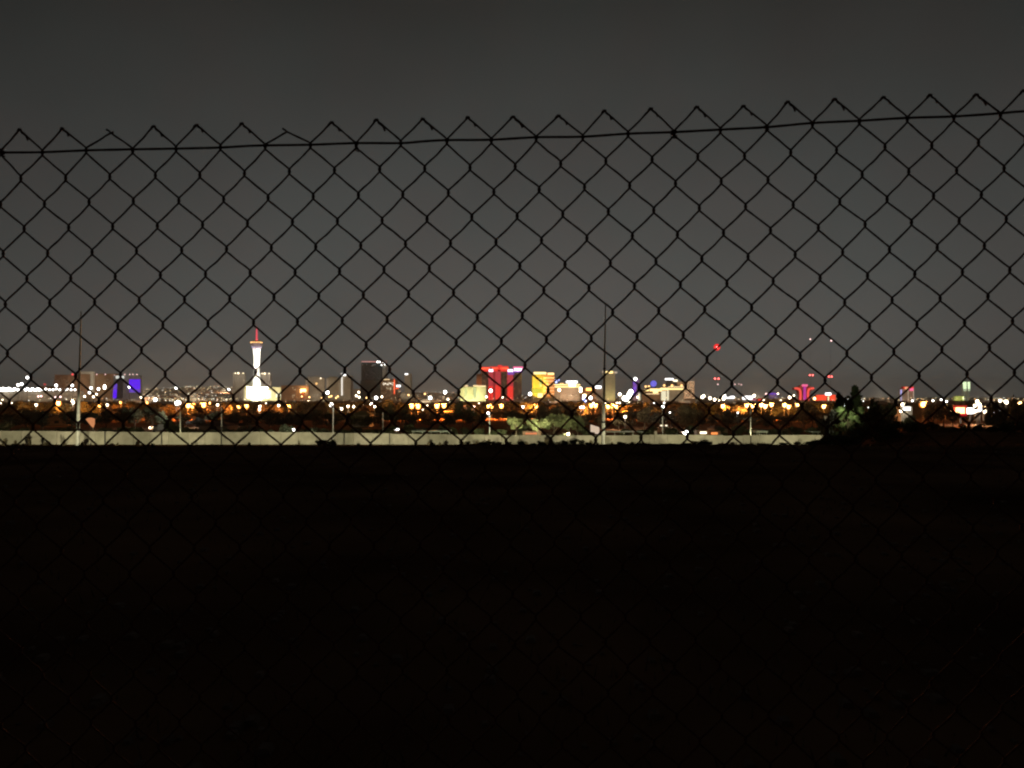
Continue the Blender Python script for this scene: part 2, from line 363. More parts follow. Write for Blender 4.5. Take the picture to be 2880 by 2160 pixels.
names = {'orange': 'orange', 'amber': 'amber', 'warm': 'warm white', 'white': 'white', 'pink': 'pinkish', 'blue': 'bluish'}
cnt = {}
for q in LAMPS: cnt.setdefault((q[3], q[4] >= 8, q[5] > 1000, land(q[0])), []).append(q[:2])
for lst in cnt.values(): lst.sort()
for (x, y, rad, c, st, Y, wt, pr) in LAMPS:
    rad *= .92
    far = Y > 1000
    p = at(x, y, Y); gz = ground(p.x, p.y); r_ = rad / F * Y
    k = cnt[(c, st >= 8, far, land(x))]; i = k.index((x, y))
    where = 'among the far streets at the foot of' if far else ('in the dark trees under' if y < 1200 else 'just behind the pale wall, under')
    lab = f"{'bright' if st >= 8 else 'small'} {names[c]} lamp {'far off by' if far else 'in the trees under'} {land(x)}"
    if len(k) > 1: lab = f"{'bright' if st >= 8 else 'small'} {names[c]} lamp, {ORD[i]} from left, {'far off by' if far else 'in trees under'} {land(x)}"
    ro = empty('street_lamp', (p.x, p.y, gz), lab, 'street lamp', 'far street lamps below the skyline' if far else 'street lamps among the trees')
    H = p.z - gz
    if pr > 0:
        link('pole', POLE, ro, scale=(pr / F * Y, pr / F * Y, max(H - r_ * .6, .3)))
        if not far:
            s_ = max(.4, r_ * 1.3); link('lamp_hood', HOOD, ro, loc=(0, 0, H), scale=(s_ * .8, s_ * .8, r_ * 1.0))
    else:
        link('pole', POLE, ro, scale=(.03, .03, max(H - r_ * .6, .3)))
    link('bulb', bulb_mesh(c, st), ro, loc=(0, 0, H), scale=(r_, r_, r_ * 1.08))
    if wt: point('lamp_light', (p.x, p.y - r_ - .8, p.z - .2), {'orange': (1, .29, .045), 'amber': (1, .36, .07)}.get(c, COLS[c]), wt * (14 if c == 'orange' else 9), ro)
    if c in ('orange', 'amber') and wt >= 900: link('globe', HALO_DISC[c], ro, loc=(0, r_ * .8, H), scale=(r_ * 1.6, r_ * .4, r_ * 1.6))  # flattened disc behind the bulb, a painted halo
# ------------------------------------------------------------------ buildings
def pb(name, root, x0, x1, y0, y1, Y, dep, m, off=0.0, tx=None, kind=None, base=False):
    """box whose front face spans photo columns x0..x1 and rows y0 (top)..y1 (foot) at distance Y, dep metres deep"""
    if Y > 1500 and abs((x0 + x1) / 2 - 1440) > 480: dep = min(dep, 14)
    a = at(x0, y1, Y); b = at(x1, y0, Y); r0 = Vector(root.location)
    mb = MB(); z0 = a.z
    if base: z0 = ground(a.x, Y) - 1
    t0 = t1 = None
    if tx: t0 = at(tx[0], y0, Y).x - r0.x; t1 = at(tx[1], y0, Y).x - r0.x
    mb.box((a.x - r0.x, Y - off - r0.y, z0 - r0.z), (b.x - r0.x, Y - off + dep - r0.y, b.z - r0.z), t0, t1)
    return mb.build(name, m, root, kind=kind)
def broot(name, xc, Y, label, cat='hotel', group='city skyline buildings'):
    p = at(xc, HY, Y); return empty(name, (p.x, Y, ground(p.x, Y) - .5), label, cat, group)
def windows(root, x0, x1, y0, y1, Y, nx, ny, mats, fill=.6, w_=.6, h_=.55, off=.4, name='window', seed=1, join=True):
    q = random.Random(seed); r0 = Vector(root.location); mb = MB()
    for i in range(nx):
        for j in range(ny):
            if q.random() > fill: continue
            cx = x0 + (i + .5) * (x1 - x0) / nx; cyy = y0 + (j + .5) * (y1 - y0) / ny
            hw = (x1 - x0) / nx * w_ / 2; hh = (y1 - y0) / ny * h_ / 2
            a = at(cx - hw, cyy + hh, Y); b = at(cx + hw, cyy - hh, Y); mb.m = q.randrange(len(mats))
            mb.box((a.x - r0.x, Y - off - r0.y, a.z - r0.z), (b.x - r0.x, Y - r0.y - .02, b.z - r0.z))
    if mb.f: return mb.build(name, mats, root, kind='stuff')
def ribs(root, x0, x1, y0, y1, Y, n, m, name='pilaster', dep=2.0, wf=.35):
    for i in range(n):
        cx = x0 + (i + .5) * (x1 - x0) / n; hw = (x1 - x0) / n * wf / 2
        pb(name, root, cx - hw, cx + hw, y0, y1, Y, dep, m, off=dep)
def neon(root, name, x0, x1, y0, y1, Y, m, off=1.5, dep=1.4): return pb(name, root, x0, x1, y0, y1, Y, dep, m, off=off)
def lamp_on(root, x, y, rad, c, st, Y, name='roof_lamp', off=3):
    p = at(x, y, Y - off) - Vector(root.location); r_ = rad / F * Y
    return link(name, bulb_mesh(c, st), root, loc=p, scale=(r_, r_, r_))
def flood(root, x, Y, tx, ty, col, Lr, dist=160, angle=50, ybase=1128, albedo=.5, blend=.5):
    """ground floodlight in front of a facade; Lr is roughly the radiance wanted at the target"""
    s = at(x, ybase, Y - dist); t = at(tx, ty, Y); d = (t - s).length
    wt = Lr * math.pi / albedo * 4 * math.pi * d * d / (dist / d) / 3.14
    s.z = max(s.z, ground(s.x, s.y) + 2)
    return point('floodlight', s, col, wt, root, 'SPOT', t, angle, blend)  # unseen spot; on dim facades it stands in for general city light
stone = mat('pale_render', (.48, .43, .36), .9, .12, .05)
brownw = mat('brown_render', (.36, .24, .16), .9, .2, .05)
greyw = mat('grey_concrete', (.38, .37, .34), .9, .12, .05)
darkg = mat('dark_blue_glass', (.035, .06, .068), .25, .3, .08)
redw = mat('red_curtain_glass', (.45, .07, .06), .5, .2, .05)
whitew = mat('white_concrete', (.75, .74, .70), .8, .06, .05)
goldw = mat('gold_glass', (.62, .42, .16), .5, .12, .05)
roofm = mat('brown_roof_shingle', (.16, .10, .07), .9, .2, .6)
darkm = mat('dark_steel', (.05, .05, .055), .7, .2, 1)
w_warm = emat('window_warm', (1, .72, .4), .55); w_amb = emat('window_amber', (1, .55, .25), .45); w_wht = emat('window_white', (1, .95, .85), .8)
w_dim = emat('window_dim', (.9, .6, .35), .16); w_red = emat('window_red', (1, .2, .15), .3)
n_violet = emat('led_violet', (.12, .012, 1.0), .92); n_violet2 = emat('led_violet_dim', (.22, .10, .85), .6); n_white = emat('sign_white', (1, .98, .96), 3.0)
n_gold = emat('sign_gold', (1, .72, .28), 2.2); n_red = emat('led_red', (1, .045, .035), .9); n_redo = emat('led_orange_red', (1, .13, .05), 1.6)
n_cream = emat('cornice_light', (1, .72, .38), 1.3); n_mag = emat('led_magenta', (.62, .05, .42), .8); n_pink = emat('led_pink', (1, .16, .34), 1.1)
n_coral = emat('led_coral', (1, .10, .075), 1.0); n_yg = emat('led_yellow_green', (.8, .9, .2), 1.0); n_purp = emat('led_purple', (.35, .12, .7), .6)
n_pw = emat('sign_pink_white', (1, .72, .95), 2.6); n_green = emat('led_pale_green', (.75, .95, .55), 1.3); n_grn = emat('led_green', (.25, .7, .3), .5)
# 1 long low hall with string of lamps
b = broot('exhibition_hall', 90, 2300, 'long low hall with a string of white lamps along its roof, far left', 'hall')
pb('wall', b, -60, 228, 1101, 1121, 2300, 60, stone, base=True); pb('roof', b, -62, 230, 1099, 1101, 2300, 62, greyw, off=1)
for i, x in enumerate([-8,-2,4,9,14,19,24,29,38,41,50,72,77,82,87,92,97,102,107,111,118,129,139,149,158,168,185,189,200,211]):
    lamp_on(b, x, 1095 + (1 if i % 3 else -1), (3.4 + (x < 32) * 1.2) if x < 113 else 2.7, 'white', 9 if x < 113 else 6, 2300, 'roof_lamp', 2)
windows(b, 0, 225, 1104, 1120, 2300, 60, 2, [w_warm, w_dim], .5, .4, .4)
flood(b, 60, 2300, 60, 1112, (1, .8, .55), .16, 90, 110); flood(b, 170, 2300, 170, 1112, (1, .75, .5), .16, 90, 110)
# 2 brown hotel
b = broot('brown_hotel', 240, 3000, 'wide brown hotel with a pale frame on its front, left of the violet hotel')
pb('wing', b, 146, 226, 1054, 1122, 3000, 60, brownw, base=True, tx=(154, 226)); pb('main_block', b, 226, 268, 1048, 1122, 3000, 70, brownw, off=4, base=True)
pb('wing', b, 268, 331, 1051, 1122, 3000, 60, brownw, base=True)
pb('frame_bar', b, 226, 268, 1045, 1052, 3000, 8, whitew, off=12); pb('frame_bar', b, 259, 268, 1052, 1104, 3000, 8, whitew, off=12)
windows(b, 150, 225, 1058, 1118, 3000, 26, 14, [w_dim], .3); windows(b, 270, 330, 1056, 1118, 3000, 20, 14, [w_dim], .3)
for x, y, c in ((204,1053,'red'),(272,1053,'pink'),(296,1053,'pink'),(322,1056,'pink')): lamp_on(b, x, y, 3.0 if c == 'red' else 1.8, c, 1.2, 3000, 'aviation_light', 16)
flood(b, 190, 3000, 190, 1085, (1, .58, .38), .24, 220, 40); flood(b, 245, 3000, 250, 1085, (.95, .78, .5), .3, 220, 36); flood(b, 300, 3000, 300, 1085, (1, .72, .46), .28, 220, 36)
b = broot('low_wing_building', 122, 3100, 'small low block with a dull red roof light, left end of the long brown hotel', 'building')
pb('wall', b, 112, 148, 1086, 1122, 3100, 40, brownw, base=True); lamp_on(b, 126, 1081, 3, 'red', .5, 3100, 'aviation_light'); flood(b, 128, 3100, 130, 1100, (1, .7, .45), .12, 150, 50)
# 3 violet hotel
b = broot('violet_lit_hotel', 356, 2700, 'hotel block glowing violet on both flanks behind a dark pylon with a white sign')
pb('tower', b, 319, 394, 1056, 1122, 2700, 60, greyw, base=True)
for k in range(5): neon(b, 'light_panel', 320 - k * .4, 333 - k * .6, 1080 + k * 8, 1088 + k * 8, 2700, n_violet if k > 1 else n_violet2, 1.2 + k * .3)
for k in range(4): neon(b, 'light_panel', 364, 394.5, 1067 + k * 9.2, 1076 + k * 9.2, 2700, n_violet if k < 3 else n_violet2, 1.2 + k * .2)
pb('pylon', b, 333, 348, 1064, 1122, 2700, 10, mat('dark_grey_panel', (.06, .065, .08), .6, .2, .1), off=14, tx=(337, 350), base=False)
neon(b, 'sign', 332, 355, 1057, 1065, 2700, emat('sign_soft_white', (.9, .9, .82), .85), 16, 1.5)
pb('pylon', b, 349, 363, 1072, 1122, 2700, 8, greyw, off=9, tx=(350, 355))
for x in (351, 365, 374, 385): lamp_on(b, x, 1053, 1.8, 'pink', 1.4, 2700, 'aviation_light')
flood(b, 356, 2700, 356, 1085, (.7, .62, .9), .09, 200, 40)
# 4 observation tower
Y = 3200; b = broot('observation_tower', 722, Y, 'tall white floodlit observation tower with a red spire and flared pod', 'tower')
r0 = Vector(b.location); cx = at(722, HY, Y).x - r0.x
def zz(py): return at(0, py, Y).z - r0.z
def rr(px): return px / F * Y
mb = MB(); mb.lathe([(rr(14), -2), (rr(13), zz(1110)), (rr(12), zz(1090)), (rr(10.5), zz(1068)), (rr(8.2), zz(1040)), (rr(7.4), zz(1022)), (rr(8), zz(1005)), (rr(9.4), zz(990)), (rr(10.6), zz(982))], 18, (cx, 0)); mb.build('shaft', whitew, b, smooth=True)
for k in range(3):
    a = k * 2.094 - 1.57; mb = MB()
    mb.tube([(cx + rr(q) * math.cos(a), rr(q) * math.sin(a), zz(yy)) for q, yy in ((15, 1122), (11.5, 1090), (8, 1050), (7.2, 1020), (9.5, 984))], [rr(2.2), rr(1.9), rr(1.5), rr(1.3), rr(1.6)], 6); mb.build('leg', whitew, b, smooth=True)
mb = MB(); mb.lathe([(rr(10.4), zz(983)), (rr(13), zz(978)), (rr(15.4), zz(971)), (rr(16), zz(966))], 20, (cx, 0)); mb.build('pod', mat('pod_panel', (.45, .36, .38), .6, .1, .1), b, smooth=True)
mb = MB(); mb.lathe([(rr(16), zz(966)), (rr(15.4), zz(960.5)), (rr(11), zz(959)), (rr(4), zz(956)), (0.1, zz(955.5))], 20, (cx, 0)); mb.build('deck', mat('deck_panel', (.55, .3, .16), .6, .1, .1), b, smooth=True)
for k in range(9):
    a = -math.pi * (k + .5) / 9; link('deck_window', bulb_mesh('amber', 3.2), b, loc=(cx + rr(15.6) * math.cos(a), rr(15.6) * math.sin(a), zz(963.5)), scale=(rr(1.5), rr(.9), rr(2.0)))
for k in range(9):
    a = -math.pi * (k + .5) / 9; link('ring_light', bulb_mesh('blue', 1.0), b, loc=(cx + rr(13.6) * math.cos(a), rr(13.6) * math.sin(a), zz(977)), scale=(rr(.9), rr(.7), rr(1.3)))
mb = MB(); mb.tube([(cx, 0, zz(957)), (cx, 0, zz(932)), (cx, 0, zz(917))], [rr(2.9), rr(2.3), rr(.8)], 8); mb.build('spire', emat('led_spire', (1, .10, .14), .95), b)
lamp_on(b, 722, 957, 2.5, 'red', 2, Y, 'aviation_light', 8)
for x in (696, 748): flood(b, x, Y, 722, 1022, (1, .97, .86), 6, 200, 26)
for x in (706, 738): flood(b, x, Y, 722, 1062, (1, .97, .86), 3.0, 105, 74, 1085)
flood(b, 722, Y, 722, 1075, (1, .97, .86), 1.5, 170, 60); flood(b, 722, Y, 722, 975, (.9, .75, .9), .4, 240, 16)
b = broot('casino_podium', 752, 3080, 'brilliantly lit cream casino block at the foot of the observation tower', 'casino')
pb('wall', b, 688, 821, 1092, 1128, 3080, 60, mat('cream_render', (.72, .66, .45), .9, .06, .05), base=True)
pb('corner_wall', b, 687, 692, 1083, 1128, 3080, 60, MATS['cream_render'], off=3)
pb('cornice', b, 690, 822, 1089, 1092, 3080, 62, MATS['cream_render'], off=3); ribs(b, 700, 820, 1094, 1122, 3080, 9, MATS['cream_render'], wf=.2)
neon(b, 'sign', 776, 818, 1104, 1118, 3080, emat('sign_cream', (1, .93, .62), 1.6)); neon(b, 'sign', 694, 762, 1098, 1120, 3080, emat('sign_bright', (1, .97, .8), 2.6))
flood(b, 700, 3080, 702, 1106, (1, .93, .66), 1.4, 90, 100, 1126); flood(b, 745, 3080, 745, 1106, (1, .93, .66), 1.4, 90, 100, 1126); flood(b, 795, 3080, 795, 1104, (1, .86, .48), 1.1, 90, 100, 1126)
for nm, x0, x1, lab, yy in (('ribbed_tower', 655, 689, 'ribbed beige tower with white roof lights, just left of the observation tower', 1051), ('ribbed_tower', 731, 761, 'ribbed pinkish tower with roof lights, just right of the observation tower', 1052)):
    b = broot(nm, (x0 + x1) / 2, 3400, lab); pb('wall', b, x0, x1, yy, 1122, 3400, 50, stone, base=True); ribs(b, x0, x1, yy, 1122, 3400, 5, stone, dep=5, wf=.4)
    pb('parapet', b, x0 - .6, x1 + .6, yy - 1.5, yy, 3400, 52, stone, off=6)
    for i, f in enumerate((.2, .45, .85)): lamp_on(b, x0 + (x1 - x0) * f, yy - 1.5, 1.8 + (i == 1), 'warm', 3, 3400, 'roof_lamp', 10)
    flood(b, (x0 + x1) / 2, 3400, (x0 + x1) / 2, 1075, (1, .86, .66) if x0 < 700 else (1, .74, .58), .30, 220, 36)
b = broot('stepped_block', 706, 3550, 'low stepped pale block between the left ribbed tower and the observation tower', 'building')
pb('wall', b, 688, 713, 1070, 1122, 3550, 40, stone, base=True)
for k in range(5): neon(b, 'floor_band', 690, 711, 1072 + k * 4, 1073.5 + k * 4, 3550, emat('band_dim', (.8, .85, .5), .28), .8, .8)
flood(b, 700, 3550, 700, 1085, (.9, .9, .6), .18, 160, 40)
# 8 orange block
b = broot('orange_lit_block', 845, 2900, 'low block lit orange with a glowing amber sign, right of the casino block', 'building')
pb('wall', b, 790, 868, 1084, 1124, 2900, 50, brownw, base=True); neon(b, 'sign', 845, 861, 1094, 1102, 2900, emat('sign_amber', (1, .62, .22), 5), 4, 3)
pb('sign_pole', b, 850, 856, 1102, 1122, 2900, 3, mat('sign_pole_red', (.4, .12, .05), .7), off=6)
windows(b, 822, 866, 1088, 1120, 2900, 12, 6, [w_warm, w_dim, w_amb], .4)
flood(b, 832, 2900, 832, 1096, (1, .58, .32), .20, 110, 70); point('sign_light', at(853, 1098, 2885), (1, .5, .15), 4e4, b)
# 9-11 grey brown towers
for (x0, x1, yy, lab, sd) in ((858, 912, 1063, 'broad grey brown tower with scattered lit windows, right of the amber sign', 3), (918, 958, 1063, 'grey brown tower with pilasters, right of the pair, beside a white light strip', 4)):
    b = broot('grey_brown_tower', (x0 + x1) / 2, 3500, lab); pb('wall', b, x0, x1, yy, 1122, 3500, 60, stone, base=True); pb('penthouse', b, x0 + 5, x1 - 12, yy - 4, yy, 3500, 40, stone, off=-8)
    ribs(b, x0, x1, yy, 1122, 3500, 9, stone, dep=4, wf=.3); windows(b, x0, x1, yy + 3, 1120, 3500, 16, 14, [w_warm, w_wht, w_dim], .16, .5, .4)
    flood(b, (x0 + x1) / 2, 3500, (x0 + x1) / 2, 1085, (1, .76, .50), .30, 220, 40)
    if sd == 3: lamp_on(b, 902, 1064, 1.9, 'warm', 3, 3500); lamp_on(b, 890, 1079, 3, 'amber', 1.6, 3500, 'balcony_light')
b = broot('strip_lit_tower', 972, 3300, 'grey brown tower with one tall white light strip and a lit roof fin')
pb('wall', b, 948, 986, 1056, 1122, 3300, 50, stone, base=True, tx=(958, 986)); ribs(b, 966, 986, 1056, 1122, 3300, 4, stone, dep=4)
neon(b, 'light_strip', 961, 963.5, 1054, 1112, 3300, emat('strip_white', (1, .95, .85), 1.3), 6, 3); neon(b, 'roof_fin', 964, 974, 1051, 1057, 3300, n_white, 6, 5); neon(b, 'roof_fin', 959, 964, 1049, 1053, 3300, emat('fin_dim', (1, .95, .85), .5), 6, 5)
flood(b, 970, 3300, 970, 1085, (1, .78, .5), .32, 220, 36)
b = broot('low_beige_block', 1000, 3600, 'low beige block right of the strip lit tower', 'building'); pb('wall', b, 984, 1024, 1094, 1122, 3600, 40, stone, base=True); flood(b, 1004, 3600, 1004, 1105, (1, .7, .5), .18, 120, 60)
# 12 dark tower + crane
b = broot('dark_unfinished_tower', 1050, 3300, 'dark blue glass tower without lit rooms, a crane standing on its roof', 'tower')
pb('tower', b, 1016, 1074, 1021, 1122, 3300, 50, darkg, base=True); pb('core_wall', b, 1075, 1085, 1026, 1122, 3300, 40, greyw, off=-4, base=True); pb('podium', b, 1014, 1078, 1070, 1122, 3300, 60, mat('slate_cladding', (.08, .115, .12), .6, .2, .1), off=3, base=True)
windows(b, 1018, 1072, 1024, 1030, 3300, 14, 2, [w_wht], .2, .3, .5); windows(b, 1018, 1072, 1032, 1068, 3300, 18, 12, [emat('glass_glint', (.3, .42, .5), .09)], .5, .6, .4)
flood(b, 1080, 3300, 1081, 1070, (1, .85, .6), .22, 200, 22); flood(b, 1045, 3300, 1045, 1070, (.5, .9, 1), .42, 240, 34)
c = empty('tower_crane', at(1078, 1026, 3295), 'tower crane with a long reddish jib on the dark glass tower', 'crane')
mb = MB(); o0 = Vector(c.location)
for k in range(4): mb.tube([at(1076 + (k % 2) * 3, 1026, 3293 + (k // 2) * 4) - o0, at(1076 + (k % 2) * 3, 1014, 3293 + (k // 2) * 4) - o0], .35, 4)
mb.build('mast', mat('crane_red', (.5, .16, .12), .6), c)
mb = MB(); mb.tube([at(1016, 1017.5, 3293) - o0, at(1092, 1020, 3293) - o0], 1.0, 4); mb.tube([at(1016, 1015.5, 3295) - o0, at(1078, 1016, 3295) - o0, at(1092, 1014, 3295) - o0], .7, 4)
for k in range(24): mb.tube([at(1017 + k * 2.6, 1017.4, 3293) - o0, at(1018.3 + k * 2.6, 1015.5, 3295) - o0], .3, 3)
mb.build('jib', MATS['crane_red'], c)
for x, y, s in ((1062, 1018, 2.6), (1068, 1018, 2), (1083, 1024, 2.8), (1077, 1019, 1.8), (1073, 1027, 1.7)): link('work_light', bulb_mesh('white', 6), c, loc=at(x, y, 3285) - o0, scale=(s / F * 3300,) * 3)
neon(c, 'jib_light', 1017, 1060, 1016, 1018, 3292, emat('jib_pink', (.8, .38, .34), .9), 1, .8)
# 13 lettered tower
b = broot('lettered_tower', 1090, 3000, 'brown tower with lit lettering under its roof and a red and white side sign')
pb('wall', b, 1070, 1114, 1069, 1122, 3000, 50, brownw, base=True); pb('parapet', b, 1071, 1114, 1067, 1069, 3000, 52, brownw, off=3); windows(b, 1072, 1108, 1072, 1120, 3000, 14, 14, [w_dim, w_amb], .35)
q = random.Random(5)
mb = MB(); rt = Vector(b.location)
for k in range(26):
    x = 1077 + k * 1.15; y = 1075 + q.uniform(-1, 3.5) + (2 if k % 5 else 0); a_ = at(x, y + q.uniform(1.5, 4.2), 2996) - rt; b_ = at(x + q.uniform(.5, 1.2), y, 2996) - rt
    mb.box((a_.x, a_.y, a_.z), (b_.x, b_.y + .8, b_.z))
mb.build('sign_lettering', emat('sign_lettering_white', (1, .9, .7), 1.6), b, kind='stuff')
for k, (a0, a1) in enumerate(((1086, 1089), (1091, 1093), (1097, 1100))): neon(b, 'emblem_stroke', a0, a1, 1090 + k % 2, 1092 + k * 2.2, 3000, emat('emblem_light', (1, .8, .5), .7), 3, 1)
neon(b, 'light_strip', 1108, 1110.5, 1066, 1108, 3000, n_redo, 3, 2); neon(b, 'roof_strip', 1074, 1096, 1066.5, 1068.5, 3000, n_cream, 5, 2)
neon(b, 'side_sign', 1115, 1127, 1083, 1088, 3000, n_white, 3, 3); neon(b, 'side_sign', 1113, 1121, 1091, 1094, 3000, n_redo, 3, 3)
flood(b, 1092, 3000, 1092, 1092, (1, .72, .42), .26, 200, 36)
# 14 slim tower
b = broot('slim_tower', 1146, 3300, 'slim pale tower with a white lit cap, standing alone'); pb('tower', b, 1137, 1156, 1054, 1122, 3300, 45, stone, base=True, tx=(1138, 1155)); pb('crown', b, 1138, 1155, 1050, 1054, 3300, 40, stone, off=-2, tx=(1140, 1152)); neon(b, 'crown_light', 1139, 1147, 1050.5, 1054, 3300, n_white, 3, 3); ribs(b, 1138, 1156, 1056, 1122, 3300, 5, stone, dep=3)
pb('podium', b, 1128, 1166, 1106, 1122, 3300, 60, stone, off=12, base=True); windows(b, 1129, 1165, 1107, 1120, 3300, 14, 3, [w_warm], .6, .5, .5, off=13); flood(b, 1147, 3300, 1147, 1085, (1, .85, .62), .26, 220, 36)
# 15 low yellow green hotel
b = broot('yellow_green_hotel', 1330, 2700, 'low hotel washed in yellow green light, in front of the red lit hotel'); cg = mat('pale_yellow_render', (.68, .66, .40), .9, .06, .05)
pb('wing', b, 1293, 1331, 1088, 1126, 2700, 40, cg, base=True, tx=(1296, 1331)); pb('main_block', b, 1331, 1367, 1085, 1126, 2700, 40, cg, off=6, base=True)
ribs(b, 1305, 1331, 1090, 1122, 2700, 4, cg, dep=3, wf=.25); neon(b, 'cornice_light', 1306, 1316, 1083, 1087, 2700, n_cream); neon(b, 'cornice_light', 1331, 1344, 1083, 1086, 2700, n_cream, 8, 2); neon(b, 'cornice_light', 1342, 1366, 1084, 1088, 2700, n_cream, 9, 2)
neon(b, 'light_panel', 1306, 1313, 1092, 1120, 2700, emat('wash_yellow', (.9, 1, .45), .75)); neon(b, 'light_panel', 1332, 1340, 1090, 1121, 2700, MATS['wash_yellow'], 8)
flood(b, 1310, 2700, 1312, 1105, (1, .98, .52), 1.5, 60, 110, 1128); flood(b, 1342, 2700, 1345, 1105, (1, .97, .6), 1.4, 60, 110, 1128)
# 16 red hotel
b = broot('red_lit_hotel', 1410, 3200, 'largest hotel of the skyline, three wings glowing red between dark window bays')
Y = 3200
pb('wing', b, 1352, 1400, 1040, 1124, Y, 50, brownw, base=True); pb('main_block', b, 1394, 1432, 1034, 1124, Y, 60, redw, off=6, base=True); pb('wing', b, 1432, 1467, 1040, 1124, Y, 50, brownw, base=True); pb('lift_tower', b, 1340, 1354, 1052, 1124, Y, 30, mat('orange_render', (.55, .26, .14), .9), off=2, base=True)
for x0, x1, y0, m, of in ((1374, 1387, 1047, n_red, 3), (1393, 1408, 1045, n_red, 9), (1427, 1443, 1047, n_red, 9), (1387, 1393, 1047, emat('led_deep_red', (.5, .03, .04), .5), 3)):
    for k in range(6): neon(b, 'light_panel', x0, x1, y0 + k * 13, y0 + 13 + k * 13, Y, m if k > 2 or 'deep' in m.name else emat('led_red_upper', (.75, .07, .09), .62), of)
for x0, x1, of in ((1355, 1373, 1), (1410, 1425, 7), (1444, 1466, 1)):
    pb('window_bay', b, x0, x1, 1044, 1122, Y, 2, mat('dark_window_bay', (.12, .09, .08), .5, .2, .1), off=of + 2); windows(b, x0, x1, 1045, 1120, Y, 8, 24, [w_dim, w_amb, w_dim], .42, .5, .5, off=of + 2.6)
for x0, x1, y0, y1, m in ((1353, 1376, 1032, 1034.5, n_red), (1353, 1377, 1034.5, 1039, n_redo), (1384, 1400, 1034.5, 1038, n_redo), (1377, 1400, 1031, 1034.5, n_red), (1400, 1412, 1027, 1040, n_red), (1407, 1430, 1034, 1038.5, n_redo), (1407, 1430, 1030, 1034, n_red), (1355, 1400, 1039, 1045, n_red), (1408, 1428, 1038.5, 1045, n_red), (1443, 1471, 1031, 1036, n_pink), (1443, 1470, 1044, 1048, n_purp), (1428, 1446, 1045, 1054, n_purp)): neon(b, 'roof_light', x0, x1, y0, y1, Y, m, 10, 3)
for x0, x1, y0, y1 in ((1375, 1387, 1039, 1046), (1428, 1443, 1039, 1046), (1446, 1468, 1036, 1044)): neon(b, 'roof_sign', x0, x1, y0, y1, Y, n_pw, 14, 3)
flood(b, 1347, Y, 1347, 1085, (1, .5, .25), .4, 200, 20); flood(b, 1455, Y, 1458, 1085, (1, .65, .5), .22, 220, 30); flood(b, 1415, Y, 1412, 1085, (1, .5, .4), .2, 240, 44)
# 17 golden hotel
b = broot('golden_hotel', 1528, 2900, 'golden glass hotel, left half lit yellow and right half orange, right of the red hotel'); Y = 2900
pb('left_wing', b, 1497, 1528, 1053, 1124, Y, 50, goldw, off=5, base=True); pb('right_wing', b, 1528, 1559, 1053, 1124, Y, 50, goldw, base=True)
neon(b, 'roof_sign', 1501, 1536, 1046.5, 1053, Y, n_gold, 7, 3); neon(b, 'roof_sign', 1540, 1558, 1048.5, 1054, Y, n_gold, 4, 3)
ribs(b, 1498, 1528, 1056, 1110, Y - 5, 6, mat('gold_mullion', (.45, .24, .08), .6), dep=1.5, wf=.28)
for k in range(6): neon(b, 'floor_band', 1529, 1559, 1062 + k * 9, 1063.6 + k * 9, Y, n_cream if k else n_gold, 1.2, 1)
neon(b, 'light_panel', 1516, 1524, 1064, 1088, Y, n_yg, 8, 1.5); neon(b, 'light_panel', 1512, 1526, 1106, 1118, Y, n_gold, 9, 2); neon(b, 'light_panel', 1498, 1526, 1092, 1106, Y, emat('wash_lemon', (1, .92, .08), .8), 7.2, 1)
windows(b, 1530, 1558, 1056, 1120, Y, 10, 14, [w_amb], .5, .5, .4)
flood(b, 1508, Y, 1512, 1085, (1, .86, .12), 3.6, 200, 26); flood(b, 1544, Y, 1544, 1085, (1, .36, .12), 2.6, 200, 26)
# 18 low hotel with white roof sign
b = broot('white_signed_hotel', 1596, 3000, 'long low hotel with two golden cornice lines and a big white roof sign'); Y = 3000
pb('wall', b, 1560, 1632, 1082, 1122, Y, 50, stone, base=True); neon(b, 'cornice_light', 1559, 1632, 1080.5, 1083, Y, n_gold, 4, 2); neon(b, 'cornice_light', 1560, 1630, 1086.5, 1089.5, Y, n_gold, 3, 2)
neon(b, 'roof_sign', 1592, 1624, 1071, 1077.5, Y, n_white, 5, 3); neon(b, 'roof_sign', 1600, 1619, 1078, 1087, Y, n_white, 6, 2); lamp_on(b, 1564, 1070, 3.4, 'blue', 5, Y, 'roof_lamp', 3); lamp_on(b, 1564, 1075, 2.6, 'blue', 4, Y, 'roof_lamp', 3); lamp_on(b, 1572, 1069, 2.2, 'blue', 2, Y, 'roof_lamp', 3)
for x in (1577, 1582, 1583): lamp_on(b, x, 1079, 2, 'amber', 2, Y)
windows(b, 1562, 1630, 1110, 1121, Y, 22, 3, [w_warm, w_amb], .7, .7, .6); flood(b, 1580, Y, 1580, 1104, (1, .62, .38), .9, 120, 60); flood(b, 1614, Y, 1614, 1104, (1, .62, .38), .9, 120, 60)
